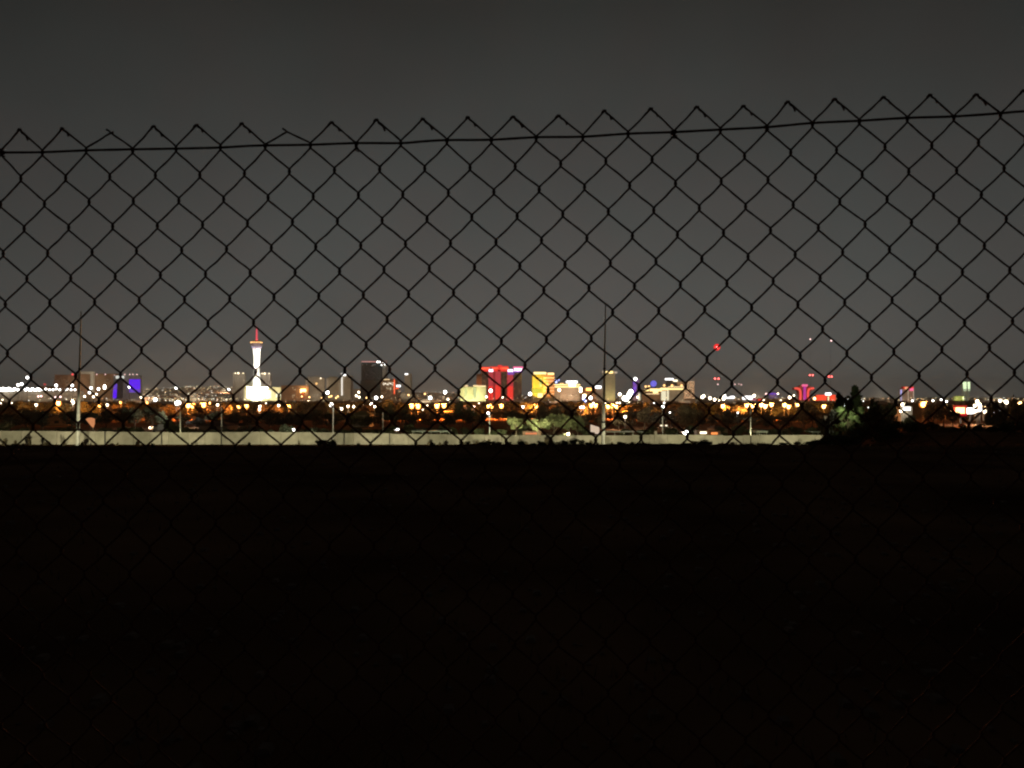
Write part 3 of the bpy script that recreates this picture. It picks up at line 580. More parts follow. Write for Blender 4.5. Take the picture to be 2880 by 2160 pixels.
# 19
b = broot('orange_casino', 1652, 2800, 'small casino glowing orange right of the white signed hotel', 'casino'); Y = 2800
pb('wall', b, 1634, 1676, 1092, 1124, Y, 40, brownw, base=True); neon(b, 'light_panel', 1648, 1664, 1091, 1099, Y, emat('sign_orange', (1, .5, .12), 3), 3); neon(b, 'light_panel', 1640, 1650, 1108, 1112, Y, n_gold, 3); flood(b, 1655, Y, 1655, 1105, (1, .38, .16), .5, 90, 80)
windows(b, 1636, 1674, 1104, 1122, Y, 14, 4, [w_warm, w_amb], .5)
b = broot('signed_block', 1686, 2950, 'small block with one white pill shaped sign, left of the beige tower', 'building'); pb('wall', b, 1672, 1700, 1092, 1124, 2950, 30, stone, base=True); neon(b, 'sign', 1674, 1691, 1085, 1092.5, 2950, n_white, 3, 3); flood(b, 1686, 2950, 1686, 1105, (1, .72, .5), .32, 100, 60)
# 20 beige tower
b = broot('beige_crowned_tower', 1716, 3400, 'tall beige tower with an overhanging lit crown, behind the tall bare pole'); Y = 3400
pb('tower', b, 1700, 1730, 1051, 1122, Y, 50, stone, base=True); pb('crown', b, 1694, 1735, 1045, 1051, Y, 60, stone, off=8); neon(b, 'crown_light', 1703, 1723, 1044, 1050.5, Y, n_gold, 12, 3); neon(b, 'crown_light', 1727, 1735, 1045, 1050, Y, emat('crown_dim', (1, .8, .6), .55), 12, 3); neon(b, 'crown_light', 1692.5, 1695, 1043, 1049, Y, MATS['crown_dim'], 12, 3)
windows(b, 1702, 1729, 1054, 1118, Y, 8, 18, [w_dim, w_warm], .25, .4, .4); flood(b, 1714, Y, 1714, 1085, (.95, .85, .5), .30, 240, 34); flood(b, 1719, Y, 1719, 1108, (1, .9, .35), .9, 50, 80)
# 21 violet tower
b = broot('violet_slim_tower', 1788, 3300, 'slim tower lit violet with a pinkish white roof light'); Y = 3300
pb('tower', b, 1780, 1797, 1066, 1122, Y, 30, mat('mauve_cladding', (.3, .2, .4), .6), base=True)
for k in range(5): neon(b, 'light_panel', 1780.5, 1791 - k * .6, 1072 + k * 8, 1079.5 + k * 8, Y, n_purp if k % 2 else emat('led_purple_bright', (.3, .12, .9), .75), 1.5)
lamp_on(b, 1787, 1066, 5, 'white', 5, Y, 'roof_lamp', 5); flood(b, 1789, Y, 1789, 1090, (.8, .4, .8), .35, 160, 24); flood(b, 1786, Y, 1786, 1116, (1, .75, .4), .8, 40, 90)
# 22 classical hotel
b = broot('golden_cornice_hotel', 1866, 3000, 'wide classical hotel with a golden lit cornice, dark bays and white lit columns'); Y = 3000
pb('left_wing', b, 1806, 1858, 1101, 1124, Y, 50, brownw, base=True); pb('right_wing', b, 1858, 1922, 1096, 1124, Y, 60, stone, off=5, base=True)
pb('entablature', b, 1804, 1858, 1094, 1101, Y, 55, stone, off=5); pb('entablature', b, 1856, 1923, 1090, 1096, Y, 65, stone, off=9)
neon(b, 'cornice_light', 1811, 1824, 1096, 1100, Y, n_gold, 7, 1.5); neon(b, 'cornice_light', 1827, 1860, 1093, 1100.5, Y, n_gold, 7, 1.5); neon(b, 'cornice_light', 1836, 1850, 1100, 1106, Y, n_gold, 7, 1.5); neon(b, 'cornice_light', 1856, 1878, 1091, 1097, Y, n_gold, 11, 1.5); neon(b, 'cornice_light', 1878, 1922, 1087, 1089.5, Y, n_cream, 11, 1.5); neon(b, 'cornice_light', 1878, 1921, 1092.5, 1096, Y, n_gold, 11, 1.5)
neon(b, 'floor_band', 1815, 1854, 1107, 1109, Y, n_cream, 1, .8); neon(b, 'column_light', 1859, 1872, 1100, 1126, Y, emat('column_cream', (1, .92, .62), .95), 7, 1.5); neon(b, 'column_light', 1875, 1880, 1098, 1126, Y, MATS['column_cream'], 7, 1.5); neon(b, 'column_light', 1794, 1800, 1106, 1126, Y, MATS['column_cream'], 5, 1.5)
for k in range(3): pb('pediment', b, 1862 + k * 24 - 1 * k, 1874 + k * 24, 1081, 1087, Y, 20, stone, off=10, tx=(1866 + k * 24, 1870 + k * 24))
for x in (1868, 1890, 1917, 1816, 1825): lamp_on(b, x, 1084 if x > 1850 else 1087, 3.2, 'amber', 2.4, Y, 'roof_lamp', 12)
neon(b, 'roof_sign', 1870, 1893, 1064, 1069, Y, n_white, 6, 3); neon(b, 'roof_sign', 1893, 1905, 1068, 1073.5, Y, emat('sign_warm', (1, .88, .6), 2), 6, 3); pb('sign_frame', b, 1872, 1904, 1069, 1088, Y, 2, darkm, off=3)
pb('upper_block', b, 1893, 1921, 1073, 1087, Y, 30, brownw, off=-12); windows(b, 1893, 1921, 1074, 1087, Y - 0, 10, 5, [w_amb], .6, .5, .5, off=-11)
flood(b, 1832, Y, 1832, 1112, (1, .6, .32), .30, 110, 60); flood(b, 1900, Y, 1900, 1108, (1, .78, .52), .30, 130, 60)
b = broot('blue_dome', 1838, 3250, 'round blue globe glowing above the left wing of the golden cornice hotel', 'dome')
p = at(1838, 1079, 3250) - Vector(b.location); link('globe', sph.mesh('globe', emat('globe_blue', (.22, .2, 1), .8), True), b, loc=p, scale=(14, 14, 14)); pb('drum', b, 1829, 1847, 1086, 1122, 3250, 24, greyw, off=-12, base=True)
# 23 speckled tower
b = broot('speckled_tower', 1937, 3100, 'tower speckled with small orange windows, right end of the golden cornice hotel'); pb('wall', b, 1922, 1953, 1073, 1122, 3100, 50, brownw, base=True); windows(b, 1923, 1953, 1072, 1121, 3100, 12, 22, [emat('speck_warm', (1, .7, .4), 1.6), emat('speck_amber', (1, .5, .25), 1.1)], .6, .6, .6)
flood(b, 1938, 3100, 1938, 1096, (1, .66, .4), .30, 180, 30)
# 24 arcades
for x0, x1, y0, lab in ((1966, 2066, 1118, 'low arcade of white light, long and thin, right of the speckled tower'), (2087, 2116, 1113, 'short bright white arcade, right of the long one')):
    b = broot('lit_arcade', (x0 + x1) / 2, 1900, lab, 'arcade'); pb('wall', b, x0, x1, y0 + 3, 1128, 1900, 20, stone, base=True); pb('roof', b, x0 - 1, x1 + 1, y0 + 1.5, y0 + 3, 1900, 24, greyw, off=3)
    if x0 > 2000:
        for k in range(5): neon(b, 'light_panel', x0 + k * 5.8, x0 + k * 5.8 + 5, y0 + .5, y0 + 10 + k % 2, 1900, n_white, 4, 1)
    else:
        neon(b, 'light_panel', 2034, 2060, 1117, 1121, 1900, n_white, 4, 1); neon(b, 'light_panel', 2052, 2064, 1114, 1121, 1900, n_white, 5, 1); neon(b, 'light_panel', 2030, 2040, 1109, 1119, 1900, n_white, 5, 1)
b = broot('pink_shop_row', 2140, 1950, 'low row of shops with faint pink lights, right of the short white arcade', 'shops'); pb('wall', b, 2112, 2232, 1121, 1130, 1950, 20, brownw, base=True); neon(b, 'light_panel', 2114, 2126, 1121, 1126, 1950, emat('pink_dim', (.8, .25, .4), .5)); neon(b, 'light_panel', 2132, 2146, 1122, 1127, 1950, n_red); lamp_on(b, 2147, 1124, 3, 'warm', 7, 1950); lamp_on(b, 2196, 1127, 3, 'warm', 5, 1950)
# 25 violet dome
b = broot('violet_dome', 2176, 3000, 'low flat dome outlined in violet light', 'dome'); Y = 3000; rt = Vector(b.location); mb = MB(); c0 = at(2176, HY, Y).x - rt.x
mb.lathe([(rr(16), at(0, 1122, Y).z - rt.z - 20), (rr(15.5), at(0, 1109, Y).z - rt.z), (rr(12), at(0, 1104.5, Y).z - rt.z), (rr(6), at(0, 1102.5, Y).z - rt.z), (.1, at(0, 1102, Y).z - rt.z)], 20, (c0, 0)); mb.build('shell', greyw, b, smooth=True)
for k in range(6): neon(b, 'light_panel', 2160 + k * 5, 2164.6 + k * 5, 1104.5 + abs(k - 2.5) * .7, 1110, Y - 24, n_purp if k % 2 else n_violet2, 2, 1)
lamp_on(b, 2155, 1108, 3, 'pink', 3, Y, 'roof_lamp', 26); flood(b, 2176, Y, 2176, 1106, (.5, .3, 1), .3, 100, 40)
# 26 T tower
b = broot('flared_red_tower', 2262, 2900, 'tower flaring into a wide T at the top, outlined red with a magenta centre', 'hotel'); Y = 2900; rt = Vector(b.location)
pb('tower', b, 2248, 2277, 1098, 1124, Y, 30, redw, base=True)
mb = MB(); prof = [(2234, 1090), (2234, 1096), (2243, 1097), (2247, 1101), (2248, 1110), (2277, 1110), (2278, 1101), (2282, 1097), (2290, 1096), (2290, 1090), (2280, 1088), (2272, 1083), (2254, 1083), (2246, 1088)]
f0 = [at(x, y, Y) - rt for x, y in prof]; f1 = [p + Vector((0, 24, 0)) for p in f0]; n_ = len(prof); mb.v = [tuple(p) for p in f0 + f1]; mb.f = [tuple(range(n_))] + [tuple(range(2 * n_ - 1, n_ - 1, -1))] + [(i, i + n_, (i + 1) % n_ + n_, (i + 1) % n_) for i in range(n_)]; mb.mi = [0] * len(mb.f)
mb.build('flared_crown', redw, b)
for sgn in (-1, 1):
    mb = MB(); mb.tube([at(2262 + sgn * q, y, Y - 3) - rt for q, y in ((27, 1092), (20, 1092.5), (13, 1095), (10.5, 1102), (10.5, 1112), (11.5, 1125))], [rr(2.9)] * 2 + [rr(3.4)] * 4, 6); mb.build('neon_outline', n_coral, b, smooth=True)
for k in range(4): neon(b, 'centre_panel', 2258.5, 2266, 1086 + k * 9.5, 1095.5 + k * 9.5, Y, n_mag, 4, 1.5)
neon(b, 'roof_sign', 2254, 2261, 1081, 1087, Y, n_pink, 6, 2); neon(b, 'roof_sign', 2262, 2270, 1081, 1087, Y, n_pink, 6, 2)
# 27 red box
b = broot('red_box_building', 2322, 2700, 'low red glowing box shaped building with a white roof sign', 'casino'); Y = 2700
pb('wall', b, 2292, 2350, 1110, 1128, Y, 40, redw, base=True, tx=(2296, 2350))
for k in range(4): neon(b, 'light_panel', 2295 + k * 13.6, 2308.4 + k * 13.6, 1110.5, 1127, Y, emat('led_vermilion', (1, .075, .03), 1.1), 1.5)
neon(b, 'roof_sign', 2320, 2336, 1104.5, 1111.5, Y, n_white, 6, 3); neon(b, 'door_light', 2326, 2330, 1114, 1127, Y, n_cream, 6, 1); pb('sign_pylon', b, 2323, 2333, 1112, 1128, Y, 2, mat('pylon_dark', (.12, .04, .03), .7), off=4.5, tx=(2326, 2331))
# 28 red capped tower
b = broot('red_capped_tower', 2550, 2900, 'tower with a red glowing cap and a bluish light edge on its left', 'hotel'); Y = 2900
pb('tower', b, 2532, 2571, 1094, 1128, Y, 40, stone, base=True); pb('cap', b, 2538, 2569, 1087, 1094, Y, 34, redw, off=-3, tx=(2541, 2567))
neon(b, 'cap_light', 2541, 2569, 1088, 1093, Y, n_red, 3, 2); neon(b, 'cap_light', 2544, 2552, 1088, 1095, Y, emat('cap_orange', (1, .4, .2), 1.1), 5, 2); neon(b, 'cap_light', 2557, 2568, 1092, 1099, Y, n_pink, 4, 2)
neon(b, 'edge_light', 2532, 2536, 1096, 1112, Y, emat('edge_blue', (.55, .5, 1), .9), 2, 2); neon(b, 'edge_light', 2532, 2536, 1112, 1127, Y, emat('edge_lilac', (.7, .6, .9), .55), 2, 2)
for x in (2553, 2568): neon(b, 'edge_light', x, x + 2, 1096, 1127, Y, emat('edge_warm', (1, .75, .55), .4), 2, 1.5)
windows(b, 2538, 2568, 1096, 1126, Y, 9, 12, [w_dim, w_red], .4); flood(b, 2552, Y, 2552, 1110, (1, .66, .5), .28, 160, 34)
# 29 pale green tower
b = broot('pale_green_tower', 2718, 2900, 'slim tower with a split pale green lit top, right part of the view', 'tower'); Y = 2900
for x0, x1, bx in ((2708, 2718, (2711, 2719)), (2721, 2728, (2720, 2725))):
    for k in range(4): neon(b, 'light_panel', x0 + k * .5, x1, 1074 + k * 6.5, 1080.5 + k * 6.5, Y, n_green if k < 3 else emat('led_green_dim', (.75, .9, .55), .55), 1)
    pb('shaft', b, bx[0], bx[1], 1074, 1128, Y, 14, greyw, tx=(x0 + .3, x1 - .3), base=True)
flood(b, 2718, Y, 2716, 1100, (.85, 1, .7), .3, 150, 30)
b = broot('yellow_green_box', 2696, 2800, 'low box lit yellow green at the foot of the slim pale green tower', 'building'); pb('wall', b, 2684, 2711, 1114, 1136, 2800, 30, cg, base=True, tx=(2687, 2711)); ribs(b, 2686, 2711, 1114, 1134, 2800, 5, cg, dep=2); flood(b, 2697, 2800, 2697, 1124, (.85, 1, .3), .8, 60, 70, 1134)
# signs in front
b = broot('red_yellow_sign', 2701, 340, 'big lit roadside sign, yellow on a red frame, beside a white sign', 'sign', None); Y = 340
pb('board', b, 2684, 2719, 1140, 1170, Y, .6, mat('sign_red_board', (.5, .03, .02), .5)); neon(b, 'face', 2688, 2713, 1146, 1163, Y, emat('sign_yellow', (1, .72, .3), 3.0), .2, .15); neon(b, 'light_edge', 2684, 2719, 1140, 1145, Y, emat('sign_edge_red', (.8, .05, .03), .5), .2, .15); neon(b, 'light_edge', 2684, 2719, 1164, 1170, Y, emat('sign_edge_red2', (.75, .01, .02), .6), .2, .15)
pb('post', b, 2700, 2703, 1170, 1190, Y, .5, darkm); point('sign_glow', at(2700, 1155, Y - 5), (1, .12, .06), 800, b)
b = broot('white_sign', 2728, 341, 'rounded white lit sign right of the red and yellow one', 'sign', None); neon(b, 'face', 2718, 2738, 1147, 1164, 341, n_white, .2, .2); pb('frame', b, 2717, 2739, 1146, 1165, 341, .5, darkm); pb('post', b, 2727, 2730, 1165, 1190, 341, .4, darkm); point('sign_glow', at(2728, 1158, 334), (1, .95, .9), 900, b)
b = broot('fuel_canopy', 2755, 350, 'lit flat canopy with white edge right of the white sign', 'canopy', None); pb('roof', b, 2746, 2776, 1151, 1154, 350, 8, whitew); neon(b, 'light_edge', 2748, 2764, 1151, 1158, 350, n_white, .3, .2)
for x in (2749, 2773): pb('column', b, x, x + 1.5, 1154, 1182, 350, .4, greyw, off=-2)
b = broot('lit_kiosk', 2550, 320, 'small kiosk with a bright white front under the red capped tower', 'kiosk', None); pb('wall', b, 2534, 2566, 1142, 1170, 320, 5, greyw, base=True); neon(b, 'light_panel', 2540, 2560, 1145, 1154, 320, n_white, .3, .2); neon(b, 'light_panel', 2544, 2551, 1158, 1163, 320, emat('kiosk_amber', (1, .75, .45), 1.2), .3, .2); point('kiosk_light', at(2550, 1152, 316), (1, .9, .7), 500, b)
# red lights on masts
def mast(name, x, ytop, Y, lights, label, wpx=.5):
    p = at(x, ytop, Y); gz = ground(p.x, Y); c = empty(name, (p.x, Y, gz), label, 'radio mast', 'radio masts with red lights'); H = p.z - gz; hw = wpx / F * Y; mb = MB()
    for k in range(3): a = k * 2.094; mb.tube([(hw * math.cos(a), hw * math.sin(a), 0), (hw * math.cos(a), hw * math.sin(a), H)], hw * .12, 3)
    for k in range(int(H / 9)): a = k * 2.094; mb.tube([(hw * math.cos(a), hw * math.sin(a), k * 9), (hw * math.cos(a + 2.094), hw * math.sin(a + 2.094), k * 9 + 9)], hw * .08, 3)
    mb.build('lattice', darkm, c)
    for lx, ly, s, st in lights:
        link('red_light', bulb_mesh('red' if st > 4 else 'pink', st), c, loc=at(lx, ly, Y - 2) - Vector(c.location), scale=(s / F * Y,) * 3)
    return c
mast('radio_mast', 2016, 976, 2400, [(2017, 977, 3.6, 14), (2011, 1065, 2.1, 8), (2021, 1065, 2.1, 8), (2019, 1081, 1.8, 2)], 'thin mast with the brightest red beacon, right of the speckled tower')
link('beacon_housing', sph.mesh('beacon_housing', emat('beacon_glass_red', (1, .03, .03), 1.1), True), bpy.data.objects['radio_mast'], loc=at(2016.5, 976.5, 2399) - Vector(bpy.data.objects['radio_mast'].location), scale=(11, 1.5, 11))  # flat glowing disc paints the red halo round the beacon
mast('radio_mast', 2280, 954, 2600, [(2279, 954, 2.0, 2.5), (2278, 1055, 1.9, 8), (2286, 1055, 1.9, 8)], 'thin mast with red lights above the flared red tower')
mast('radio_mast', 2336, 957, 2600, [(2338, 958, 2.2, 3), (2331, 1059, 1.9, 8), (2339, 1059, 1.9, 8)], 'thin mast with red lights above the red box building')
mast('radio_mast', 2086, 1076, 2600, [(2067, 1081, 2.2, 1.2), (2078, 1080, 2, .8), (2085, 1082, 2.6, .8)], 'short dim mast with three dull reddish lights, left of the violet dome', .6)
# ------------------------------------------------------------------ far carpet of the city
lm = [emat('dot_yellow', (1, .78, .42), 2.2), emat('dot_white', (1, .95, .8), 2.6), emat('dot_orange', (1, .5, .2), 1.8), emat('dot_dim', (.9, .8, .45), .7)]
mb = MB(); q = random.Random(11)
for k in range(1900):
    x = q.uniform(-120, 3000)
    if q.random() < .32: x = q.gauss(550, 95)
    Yd = 1500 * math.exp(q.random() ** .8 * 2.0); Yd = min(Yd, 11500)
    X = (x - 1440) / F * Yd; z = ground(X, Yd) + q.uniform(4, 16); s = q.choice((.3, .45, .6, .8)) / F * Yd
    mb.m = q.choice((0, 0, 1, 2, 3, 3)); mb.box((X - s, Yd - s, z - s), (X + s, Yd + s, z + s))
tag(mb.build('city_lights', lm), 'carpet of tiny yellow and white lights of far streets', 'lights', kind='stuff')
mb = MB()
for k in range(1100):
    Yd = 1600 * math.exp(q.random() * 1.85); x = q.uniform(-200, 3080); X = (x - 1440) / F * Yd; zg = ground(X, Yd); w_ = q.uniform(8, 28); h_ = q.uniform(3, 8) * (1 if Yd < 5000 else 1.6)
    mb.m = q.randrange(2); mb.box((X - w_, Yd, zg - 1), (X + w_, Yd + q.uniform(8, 25), zg + h_))
tag(mb.build('low_rise_city', [stone, brownw]), 'dim low roofs of the far city between the towers', 'roofs', kind='stuff')
# added lights standing in for far street lamps, brightening low roofs and haze
for k, (x, Yd) in enumerate(((60, 2000), (450, 2300), (560, 4200), (640, 6500), (420, 5200), (900, 2300), (1210, 2400), (1250, 4500), (1600, 2200), (1980, 2400), (2120, 4200), (2450, 2600), (2750, 2300))):
    p = at(x, HY, Yd); point('far_street_glow', (p.x, p.y - 60, ground(p.x, Yd) + 22), (1, .79, .56), 6.5e5 * (Yd / 2300) ** 2)
# ------------------------------------------------------------------ trees
def crown(seed, kind='round', n=1500, leaf=.055):
    """unit crown: z 0..1, radius about .5; leaf tufts spread through uneven lobes"""
    q = random.Random(seed); mb = MB(); lobes = []
    if kind == 'round':
        for k in range(9): a = q.uniform(0, 6.28); d = q.uniform(.05, .3); lobes.append((d * math.cos(a), d * math.sin(a), q.uniform(.25, .78), q.uniform(.13, .24)))
    elif kind == 'spread':
        for k in range(11): a = q.uniform(0, 6.28); d = q.uniform(.1, .42); lobes.append((d * math.cos(a), d * math.sin(a), q.uniform(.4, .8), q.uniform(.10, .19)))
    elif kind == 'cone':
        for k in range(14): t = k / 13; a = q.uniform(0, 6.28); d = .26 * (1 - t * .8); lobes.append((d * math.cos(a), d * math.sin(a), .1 + .84 * t, .23 * (1.1 - t) + .05))
    elif kind == 'loose':
        n = 620; leaf = .06
        for k in range(14): a = q.uniform(0, 6.28); d = q.uniform(.1, .45); lobes.append((d * math.cos(a), d * math.sin(a), q.uniform(.08, .9), q.uniform(.05, .12)))
    elif kind == 'bush':
        for k in range(8): a = q.uniform(0, 6.28); d = q.uniform(.05, .34); lobes.append((d * math.cos(a), d * math.sin(a), q.uniform(.1, .65), q.uniform(.16, .3)))
    for k in range(n):
        lx, ly, lz, lr = q.choice(lobes); d = Vector((q.gauss(0, 1), q.gauss(0, 1), q.gauss(0, 1))).normalized() * lr * q.random() ** .35 * q.uniform(.85, 1.15)
        c = Vector((lx, ly, lz)) + d; c.z = max(.02, c.z)
        u = Vector((q.gauss(0, 1), q.gauss(0, 1), q.gauss(0, 1))).normalized(); v = u.orthogonal().normalized(); s = leaf * q.uniform(.5, 1.3)
        mb.face([c - u * s, c + v * s * .5, c + u * s, c - v * s * .5])
    return mb
def leaf_mat(name, col):
    if name in MATS: return MATS[name]
    m = mat(name, col, .8, .4, 3.0); b_ = m.node_tree.nodes['Principled BSDF']
    return m
leafs = [leaf_mat('leaf_dark_green', (.065, .072, .038)), leaf_mat('leaf_olive', (.10, .115, .06)), leaf_mat('leaf_brown_green', (.10, .08, .045)), leaf_mat('leaf_bright_olive', (.17, .19, .09))]
bark = mat('bark', (.09, .065, .045), .9, .3, 6)
CR = {}
def crown_mesh(kind, s, li):
    k = (kind, s, li)
    if k not in CR: CR[k] = crown(s * 17 + len(kind), kind, {'bush': 900, 'cone': 2400}.get(kind, 1700), {'bush': .07}.get(kind, .05)).mesh('crown', leafs[li])
    return CR[k]
TR = []
for s in range(3):
    q = random.Random(s + 50); mb = MB(); mb.tube([(0, 0, 0), (q.uniform(-.03, .03), .01, .3), (q.uniform(-.05, .05), 0, .62)], [.035, .026, .012], 6)
    for k in range(6):
        a = k * 1.05 + q.random(); h_ = q.uniform(.25, .5); d = q.uniform(.18, .3); mb.tube([(0, 0, h_), (d * .5 * math.cos(a), d * .5 * math.sin(a), h_ + .14), (d * math.cos(a), d * math.sin(a), h_ + q.uniform(.2, .35))], [.016, .011, .005], 4)
    TR.append(mb.mesh('trunk', bark))
TREES = []
def T(s, kind, w_, Y, li, base=None):
    for q_ in s.split():
        a = q_.split(','); TREES.append([float(a[0]), float(a[1]), (float(a[2]) if len(a) > 2 else w_), kind, Y, li, base])
# behind the lamps, lit by them (backdrop row)
T('-20,1122 20,1124 62,1121 98,1126 137,1120 178,1119 214,1121 246,1120 283,1124 322,1121 360,1116 398,1124 436,1126 472,1128 508,1126 548,1124 590,1122 628,1119 664,1121 702,1123 742,1125 782,1126 820,1123 858,1121 896,1120 934,1119 972,1122 1010,1120 1050,1119 1088,1116 1126,1120 1164,1126 1204,1127 1244,1126 1284,1126 1322,1125 1362,1124 1398,1119 1438,1121 1478,1124 1516,1122 1556,1121 1596,1120 1636,1124 1676,1128 1716,1130 1756,1128 1796,1124 1836,1122 1876,1121 1916,1122 1956,1124 1996,1127 2036,1126 2074,1118 2112,1127 2150,1128 2188,1129 2226,1128 2266,1124 2306,1126 2344,1124', 'round', 62, 456, 0)
T('40,1130 200,1128 340,1126 470,1131 620,1128 760,1130 900,1127 1030,1126 1290,1130 1440,1127 1580,1128 1780,1130 1900,1127 2060,1130 2290,1130', 'spread', 80, 446, 2)
# nearer dark masses
T('30,1150,90 75,1146,70 120,1152,60 205,1150,70 252,1146,76 300,1143,70 350,1128,70 378,1134,60 428,1140,70 455,1148,50 515,1168,60 560,1172,70 610,1150,70 650,1160,70 700,1166,80 758,1152,84 800,1158,70 845,1150,84 888,1146,70 935,1158,70 985,1160,60 1034,1166,70 1070,1136,56 1100,1126,60 1130,1130,50 1150,1160,60 1205,1168,70 1262,1160,60 1302,1122,70 1330,1132,60 1356,1160,50 1440,1150,60 1464,1156,50', 'round', 70, 300, 0)
T('1530,1132,60 1566,1122,64 1604,1118,66 1640,1160,60 1690,1162,60 1740,1162,60 1778,1150,60 1812,1134,70 1850,1150,70 1890,1136,76 1930,1134,76 1966,1142,60 2000,1158,56 2048,1140,56 2060,1162,70 2110,1170,70 2160,1168,70 2212,1168,76 2262,1126,58 2285,1134,56 2318,1166,60 2346,1150,60', 'round', 70, 300, 2)
T(' '.join(f'{x},{1153 + (x * 7919) % 13},{52 + (x * 31) % 26}' for x in range(-10, 2340, 44)), 'round', 60, 385, 2)
# low shrubs and small trees right behind the wall, catching its light
T('10,1180,84 70,1192,60 135,1196,60 185,1192,60 240,1198,50 300,1192,60 345,1196,56 390,1192,50 478,1160,44 486,1184,60 520,1196,44 560,1198,60 605,1196,60 650,1194,60 700,1190,70 750,1196,60 808,1184,50 860,1196,60 905,1190,70 955,1196,60 1000,1190,50 1050,1196,50 1095,1188,60 1150,1190,60 1200,1190,70 1262,1186,70 1310,1194,40 1352,1198,50 1340,1200,36 1400,1196,60', 'bush', 60, 232, 1, 'g')
T('1478,1186,60 1640,1188,50 1760,1196,60 1812,1198,50 1830,1190,44 1885,1190,60 1950,1188,60 2030,1196,40 2080,1186,44 2128,1198,80 2190,1194,60 2240,1192,60 2290,1188,60 2335,1180,60', 'bush', 60, 236, 1, 'g')
# broad light green trees lit by the added lamps
T('1452,1160,60 1512,1168,70 1560,1160,90 1600,1164,70 1625,1160,36', 'spread', 90, 228, 3)
T('1590,1206,50', 'bush', 50, 212, 1, 'g')
# right side
T('2462,1126,60 2500,1130,70 2560,1160,60', 'round', 60, 240, 0); T('2626,1136,60 2655,1132,56 2680,1150,40', 'spread', 60, 285, 2); T('2790,1140,50 2822,1140,60 2853,1092,40 2872,1140,50 2800,1118,30', 'round', 50, 260, 0); T('2904,1130,60', 'round', 60, 260, 0)
kc = {}
def tlabel(t):
    x, yt, wd, kind, Y, li, base = t
    layer = 'far dark tree' if Y > 440 else ('middle row dark tree' if Y > 350 else ('low shrub' if kind == 'bush' else ('broad light green tree' if li == 3 else ('tall dark tree' if yt < 1140 else 'low dark tree'))))
    return (layer, land(x))
for t in TREES: kc.setdefault(tlabel(t), []).append((t[0], t[1]))
for v in kc.values(): v.sort()
q = random.Random(21)
def put_tree(x, yt, wd, kind, Y, li, label, cat, group, rot=None, zg=None):
    Y = Y + q.uniform(-12, 12) * (Y / 300); p = at(x, yt, Y); gz = ground(p.x, Y) - .05 if zg is None else zg; H = max(p.z - gz, .3); W = wd / F * Y
    ro = empty('shrub' if kind == 'bush' else 'tree', (p.x, Y, gz), label, cat, group); rz = q.uniform(0, 6.28)
    ch = H if kind == 'bush' else H * .92
    cw = W * (1.55 if kind == 'cone' else 1)
    link('crown', crown_mesh(kind, q.randrange(4), li), ro, loc=(0, 0, H - ch), scale=(cw, cw, ch), rot=(0, 0, rz))
    link('trunk', TR[q.randrange(3)], ro, scale=(min(W, H * 1.2), min(W, H * 1.2), H * (.5 if kind == 'bush' else (.8 if kind == 'cone' else .95))), rot=(0, 0, rz))
    return ro
for t in TREES:
    lay, ld = tlabel(t); k = kc[(lay, ld)]; i = k.index((t[0], t[1])); front = 'behind the pale wall' if t[4] < 245 else 'under'
    tail = f"behind the wall below {ld}" if t[4] < 245 else f"under {ld}"
    lab = f"{lay} {tail}" if len(k) == 1 else f"{lay}, {ORD[i]} from left {tail}"
    put_tree(t[0], t[1] + (6 if t[4] > 440 else 2), t[2], t[3], t[4], t[5], lab, 'shrub' if t[3] == 'bush' else 'tree', 'shrubs behind the pale wall' if t[3] == 'bush' else 'trees of the dark belt')
# group of trees on the right knoll
for x, yt, wd, kind, Y, li, lab in ((2400, 1088, 70, 'cone', 74, 0, 'tallest dark pointed tree on the knoll, standing against the sky'), (2362, 1106, 50, 'cone', 78, 0, 'small dark pointed tree left of the tallest one on the knoll'),
        (2346, 1116, 56, 'round', 80, 0, 'round dark tree at the left end of the knoll, over the red box building'), (2440, 1108, 74, 'round', 76, 0, 'wide dark tree at the right of the knoll group'),
        (2384, 1140, 96, 'loose', 66, 3, 'tree on the knoll whose leaves shine green in front of a white lamp'), (2330, 1166, 80, 'round', 84, 2, 'low dark tree at the foot of the knoll, left side'),
        (2470, 1136, 90, 'round', 78, 2, 'broad low dark tree behind the knoll, right of the half lit tree')):
    put_tree(x, yt, wd, kind, Y, li, lab, 'tree', 'trees on the knoll')
point('garden_light', at(2372, 1172, 60), (.80, 1, .55), 900, None, 'SPOT', at(2386, 1158, 66), 42, .9)  # added unseen spot before the half lit tree, brightening its leaves
# scrub along the edge of the near ground
SC = [(897,1234,22),(908,1231,26),(925,1236,22),(937,1233,22),(1008,1243,10),(1218,1242,14),(1315,1240,20),(1362,1238,34),(1384,1240,26),(1404,1242,20),(1432,1241,16),(1466,1238,30),(1500,1243,18),(1524,1236,34),(1548,1238,26),(1570,1242,20),(1590,1236,30),(1612,1230,36),(1634,1236,36),(1655,1242,22),(1742,1243,24),(1780,1243,20),(1930,1244,30),(1958,1241,30),(1976,1235,36),(1992,1238,26),(2060,1243,20),(2110,1246,26),(2150,1244,30),(2200,1245,30),(2246,1242,30),(2274,1238,34),(2300,1232,40),(2330,1226,50),(2356,1214,60),(430,1243,12),(700,1244,10),(40,1243,16),(230,1243,14)]
for i, (x, yt, wd) in enumerate(SC):
    Y = 18.6; p = at(x, yt, Y); gz = ground(p.x, Y) - .02; W = wd / F * Y * 1.25
    lab = f"black tuft of scrub, {ORD[i % 20] if i < 20 else 'later ' + ORD[i % 20]} ... "

